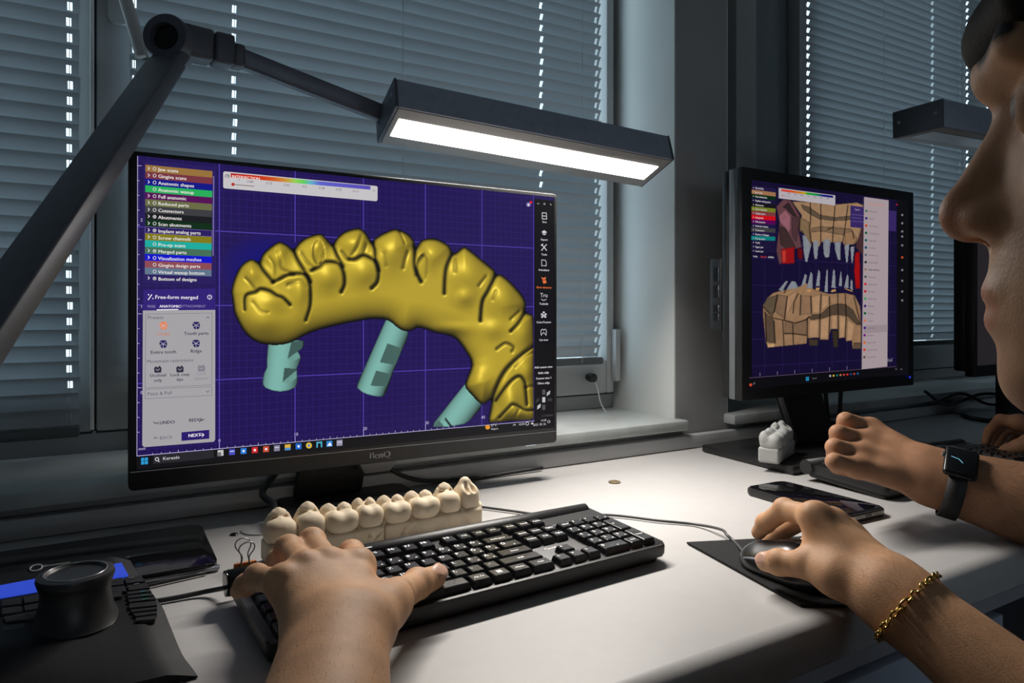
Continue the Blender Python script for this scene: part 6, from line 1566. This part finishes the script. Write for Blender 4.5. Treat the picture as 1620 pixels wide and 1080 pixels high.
for k in ('index', 'middle', 'ring', 'pinky', 'thumb'): G1.append(('u', .0055 if k != 'thumb' else .014, .0028, finger(*fR[k])))
for k in ('index', 'middle', 'ring', 'pinky', 'thumb'): G1.append(knuckles(*fR[k], Vector((0, 0, 1))))
tip, prv = fR['thumb'][0][3], fR['thumb'][0][2]
nu2 = (-camF * .72 + U_ * .52 - camR * .45).normalized()
add_nail(G1, tints, tip, prv, nu2, .0068, .0076, .0092)
G1.append(('r', 0, 0, [(np.array(prv + nu2 * .009), np.array((tip - prv).normalized()), .013, .0032, .00040)]))
organic('body', G1, .0018, M_skin, p1, tints, 1)
# shirt and hair
Rz = [list(F1), list(L1), list(U_)]
sh = [('u', .02, .05, [C(T1(-.16, 0, -.20), T1(-.21, 0, -.46), .105, .135), C(T1(-.21, 0, -.46), T1(-.22, 0, -.50), .135, .14), C(shL, T1(-.15, .02, -.20), .066, .085), C(shR, T1(-.15, -.02, -.20), .066, .085), C(shL, shL.lerp(elL, .55), .066, .058), C(shR, shR.lerp(elR, .62), .066, .056)])]
organic('shirt', sh, .006, M_shirt, p1, None, 2)
hr = [('u', .01, .02, [E(T1(-.124, 0, .084), (.102, .084, .102), Rz), E(T1(-.160, 0, .035), (.066, .078, .075), Rz), C(T1(-.026, -.034, .070), T1(-.023, 0, .067), .010, .0105), C(T1(-.023, 0, .067), T1(-.028, .036, .070), .0105, .010)]), ('s', .006, .01, [E(T1(-.055, 0, -.028), (.085, .12, .085), Rz)])]
organic('hair', hr, .004, M_hair, p1, None, 1)

# ------------------------------------------------------------------ second person (mostly outside the picture)
F2 = Vector((-.30, .95, 0)).normalized(); L2_ = U_.cross(F2).normalized(); N2 = Vector((1.30, .16, 1.16))
T2 = lambda f, l, u: N2 + F2 * f + L2_ * l + U_ * u
p2 = empty('person', Vector((1.36, -.05, 0)), label='person whose hairy forearm with a watch reaches in from the right', cat='person')
hg2, ht2 = head_groups(N2, F2, L2_, U_)
sl2, sr2 = T2(-.17, .19, -.19), T2(-.17, -.19, -.19)
el2 = P(1880, 868, .735); wr2 = P(1468, 752, .845)
er2 = Vector((1.62, .36, .80)); wq2 = P(1668, 690, 1.19)
s2 = (U_ * .70 + camF * .70 + camR * .15).normalized()
a2L = arm_groups(sl2, el2, wr2, s2, .053, .0240, .0120)
im, mm, rm, km = P(1378, 678, .912), P(1368, 697, .888), P(1360, 717, .865), P(1356, 739, .845)
f2 = {'index': ([im, P(1338, 665, .905), P(1334, 676, .935), P(1352, 702, .935)], [.0118, .0108, .0095, .0080]),
      'middle': ([mm, P(1326, 685, .882), P(1324, 697, .912), P(1344, 720, .915)], [.0118, .0108, .0095, .0080]),
      'ring': ([rm, P(1320, 707, .860), P(1320, 719, .890), P(1340, 738, .892)], [.0114, .0106, .0094, .0078]),
      'pinky': ([km, P(1320, 730, .838), P(1324, 738, .868), P(1346, 746, .874)], [.0108, .0102, .0088, .0074]),
      'thumb': ([P(1420, 710, .90), P(1390, 690, .925), P(1365, 680, .945), P(1350, 676, .955)], [.0150, .0125, .0112, .0095])}
g2 = [('u', 0, .03, [C(T2(-.145, 0, -.17), T2(-.2, 0, -.45), .075, .11), C(sl2, T2(-.15, 0, -.18), .05, .06), C(sr2, T2(-.15, 0, -.18), .05, .06)])] + hg2
g2.append(a2L)
g2.append(('u', .012, .012, [C(wr2 + s2 * .012, im, .0220, .0130), C(wr2 + s2 * .004, mm, .0220, .0130), C(wr2 - s2 * .005, rm, .0220, .0125), C(wr2 - s2 * .012, km, .0205, .0120), C(im, km, .0115, .0105), C(wr2 + s2 * .01 + camF * .01, P(1420, 710, .90), .018, .015)]))
g2.append(('u', .005, .001, [C(P(1380, 672, .905), P(1432, 722, .862), .0040, .0030), C(P(1370, 691, .880), P(1432, 735, .850), .0040, .0030)]))
for k in f2: g2.append(('u', .0065 if k != 'thumb' else .008, .0028, finger(*f2[k])))
sR2 = (U_ * .3 + camF * .9).normalized()
g2.append(arm_groups(sr2, er2, wq2, sR2, .042, .0225, .010))
kk = [P(1612, 668, 1.21), P(1618, 672, 1.235), P(1626, 678, 1.26), P(1634, 686, 1.28)]
g2.append(('u', .012, .012, [C(wq2, q, .021, .0125) for q in kk] + [C(kk[0], kk[3], .0115, .0105), C(wq2, P(1630, 700, 1.17), .019, .015)]))
ff = [([kk[0], P(1583, 664, 1.23), P(1566, 682, 1.25), P(1560, 698, 1.255)], [.0115, .0105, .0092, .0076]), ([kk[1], P(1588, 668, 1.26), P(1572, 686, 1.28), P(1566, 700, 1.285)], [.0115, .0105, .0092, .0076]), ([kk[2], P(1598, 676, 1.29), P(1584, 690, 1.31), P(1578, 702, 1.315)], [.011, .010, .009, .0075]), ([kk[3], P(1612, 690, 1.30), P(1600, 700, 1.315), P(1596, 706, 1.32)], [.010, .009, .008, .0068]), ([P(1630, 700, 1.17), P(1612, 706, 1.18), P(1594, 712, 1.19), P(1586, 716, 1.195)], [.015, .0125, .011, .0092])]
for c_, r_ in ff: g2.append(('u', .005, .0028, finger(c_, r_)))
organic('body', g2, .0024, M_skin2, p2, ht2, 1)
R2 = [list(F2), list(L2_), list(U_)]
organic('shirt', [('u', .02, .05, [C(T2(-.16, 0, -.20), T2(-.21, 0, -.55), .105, .14), C(sl2, T2(-.15, .02, -.2), .066, .085), C(sr2, T2(-.15, -.02, -.2), .066, .085), C(sl2, sl2.lerp(el2, .55), .066, .058), C(sr2, sr2.lerp(er2, .55), .066, .058)])], .007, M_shirt2, p2, None, 2)
organic('hair', [('u', .01, .02, [E(T2(-.118, 0, .080), (.096, .083, .098), R2), E(T2(-.150, 0, .035), (.066, .078, .075), R2)]), ('s', .008, .01, [E(T2(-.045, 0, -.005), (.075, .12, .085), R2), E(T2(-.005, 0, .06), (.030, .1, .05), R2)])], .005, M_hair, p2, None, 1)

# ------------------------------------------------------------------ bracelet and watch
M_gold = mat('polished_gold', (.78, .50, .14), .18, 1.0, var=.05)
axR = (wrR - elR).normalized()
bcn = wrR - axR * .014
e1 = sideR - axR * sideR.dot(axR); e1.normalize(); e2 = axR.cross(e1)
br = empty('chain_bracelet', bcn, label='gold chain bracelet around the wrist of the mouse hand', cat='bracelet')
def rad_at(th): return 1 / math.sqrt((math.cos(th) / .0378) ** 2 + (math.sin(th) / .0314) ** 2)
def bp(th): r_ = rad_at(th); return bcn + e1 * (r_ * math.cos(th)) + e2 * (r_ * math.sin(th)) + axR * (.006 * math.sin(th + .6))
NL = 38
for k in range(NL):
    th = 2 * math.pi * k / NL
    c = bp(th); t = (bp(th + .01) - bp(th - .01)).normalized(); nrm = (c - bcn - axR * (c - bcn).dot(axR)).normalized(); o3 = t.cross(nrm)
    big = k % 6 == 0
    tw = .6 if k % 2 else -.6
    uu = nrm * math.cos(tw) + o3 * math.sin(tw)
    ll, ww = (.0058, .0026) if big else (.0031, .0027)
    tube('link', [c + t * (ll * math.cos(a * math.pi / 7)) + uu * (ww * math.sin(a * math.pi / 7)) for a in range(14)], .0011 if big else .00105, M_gold, br, 7, True, True)
ax2 = (wr2 - el2).normalized()
wc = wr2 - ax2 * .026
g1 = s2 - ax2 * s2.dot(ax2); g1.normalize(); g2_ = ax2.cross(g1)
if g2_.dot(camF) > 0: g2_ = -g2_
wt = empty('wrist_watch', wc, label='black square smartwatch on the wrist of the raised fist', cat='watch')
nfc = (g2_ * 1.0 + g1 * .02).normalized(); tf = ax2.cross(nfc).normalized()
def ring_pt(th, ex=0): r_ = 1 / math.sqrt((math.cos(th) / .0435) ** 2 + (math.sin(th) / .0340) ** 2) + ex; return wc + g1 * (r_ * math.cos(th)) + g2_ * (r_ * math.sin(th))
V, F = [], []; nseg = 64
for k in range(nseg):
    th = 2 * math.pi * k / nseg
    for ex_, w_ in ((0, -.010), (0, .010), (.0026, .0094), (.0026, -.0094)): V.append(ring_pt(th, ex_) + ax2 * w_)
for k in range(nseg):
    l = (k + 1) % nseg
    for q in range(4): F.append((k * 4 + q, k * 4 + (q + 1) % 4, l * 4 + (q + 1) % 4, l * 4 + q))
obj('strap', V, F, mat('black_silicone', (.012, .012, .012), .6, var=.1), wt, True)
thf = math.atan2(nfc.dot(g2_), nfc.dot(g1))
fc = ring_pt(thf, .001)
bm = bmesh.new()
hexa(bm, [fc + ax2 * (sx * .0175) + tf * (sy_ * .0200) + nfc * n_ for n_ in (-.001, .0085) for sx, sy_ in ((-1, -1), (1, -1), (1, 1), (-1, 1))])
bev(bm, .0045, 4); obj_bm('watch_case', bm, mat('black_watch_case', (.01, .01, .011), .3, .3), wt, True)
gl = frame_box('watch_glass', fc - ax2 * .0145 - tf * .0170 + nfc * .0084, ax2 * .029, tf * .034, nfc * .0010, M_gloss, wt, .0009, 2)
lathe('crown', [(.0003, 0), (.0034, 0), (.0034, .002), (.0003, .0024)], fc + ax2 * .0174 + tf * .008 + nfc * .004, M_grey, wt, 20, ax2)
hd = fc + nfc * .0096
for a_, b_ in (((-.003, .001), (.0012, -.0038)), ((.0012, -.0038), (.0026, -.0125))):
    tube('watch_hand', [hd + ax2 * (-a_[1] * .9) + tf * a_[0], hd + ax2 * (-b_[1] * .9) + tf * b_[0]], .00035, glow('watch_hand_blue', (120, 190, 215)), wt, 6)

# ------------------------------------------------------------------ fine arm hair
def arm_hair(parent, a, b, r_max, n, ln, material, seed, lo_t=.0, hi_t=1.0, grow=None):
    me = [c for c in parent.children if c.name.startswith('body')][0]
    nv = len(me.data.vertices)
    co = np.empty(nv * 3, np.float32); me.data.vertices.foreach_get('co', co); co = co.reshape(-1, 3)
    no = np.empty(nv * 3, np.float32); me.data.vertices.foreach_get('normal', no); no = no.reshape(-1, 3)
    M = np.array(pm(parent)); co = co @ M[:3, :3].T + M[:3, 3]
    a_, b_ = np.array(a), np.array(b); ba = b_ - a_; t = (co - a_) @ ba / (ba @ ba)
    d = np.linalg.norm(co - a_ - np.clip(t, 0, 1)[:, None] * ba, axis=1)
    idx = np.where((t > lo_t) & (t < hi_t) & (d < r_max) & (no @ np.array(-camF + U_ * .5) > -.2))[0]
    rs_ = np.random.RandomState(seed); idx = rs_.choice(idx, min(n, len(idx)), replace=False)
    ax = ba / np.linalg.norm(ba)
    V, F = [], []
    for i in idx:
        p, nn = co[i], no[i]
        g = (ax if grow is None else np.array(grow)) + rs_.randn(3) * .35; g -= nn * (g @ nn); g /= np.linalg.norm(g)
        s_ = np.cross(g, nn) * .000045
        L_ = ln * rs_.uniform(.5, 1.2)
        q = [p - nn * .0005, p + g * L_ * .5 + nn * L_ * .22, p + g * L_ + nn * L_ * .18 + np.cross(g, nn) * L_ * rs_.uniform(-.2, .2)]
        k = len(V); V += [q[0] - s_, q[0] + s_, q[1] - s_, q[1] + s_, q[2]]; F += [(k, k + 1, k + 3, k + 2), (k + 2, k + 3, k + 4)]
    o = obj('arm_hair', [tuple(v) for v in V], F, material, parent); o['kind'] = 'stuff'
    return o
arm_hair(p2, el2, wr2, .075, 5200, .010, M_hair, 3, .05, .86, -ax2 - U_ * .5)
M_ahair = mat('brown_arm_hair', (.13, .075, .045), .6)
arm_hair(p1, elR, wrR.lerp(mM, .5), .06, 1100, .008, M_ahair, 5, .1, .95)
arm_hair(p1, elL, wrL, .06, 300, .006, M_ahair, 7, .2, 1.0)
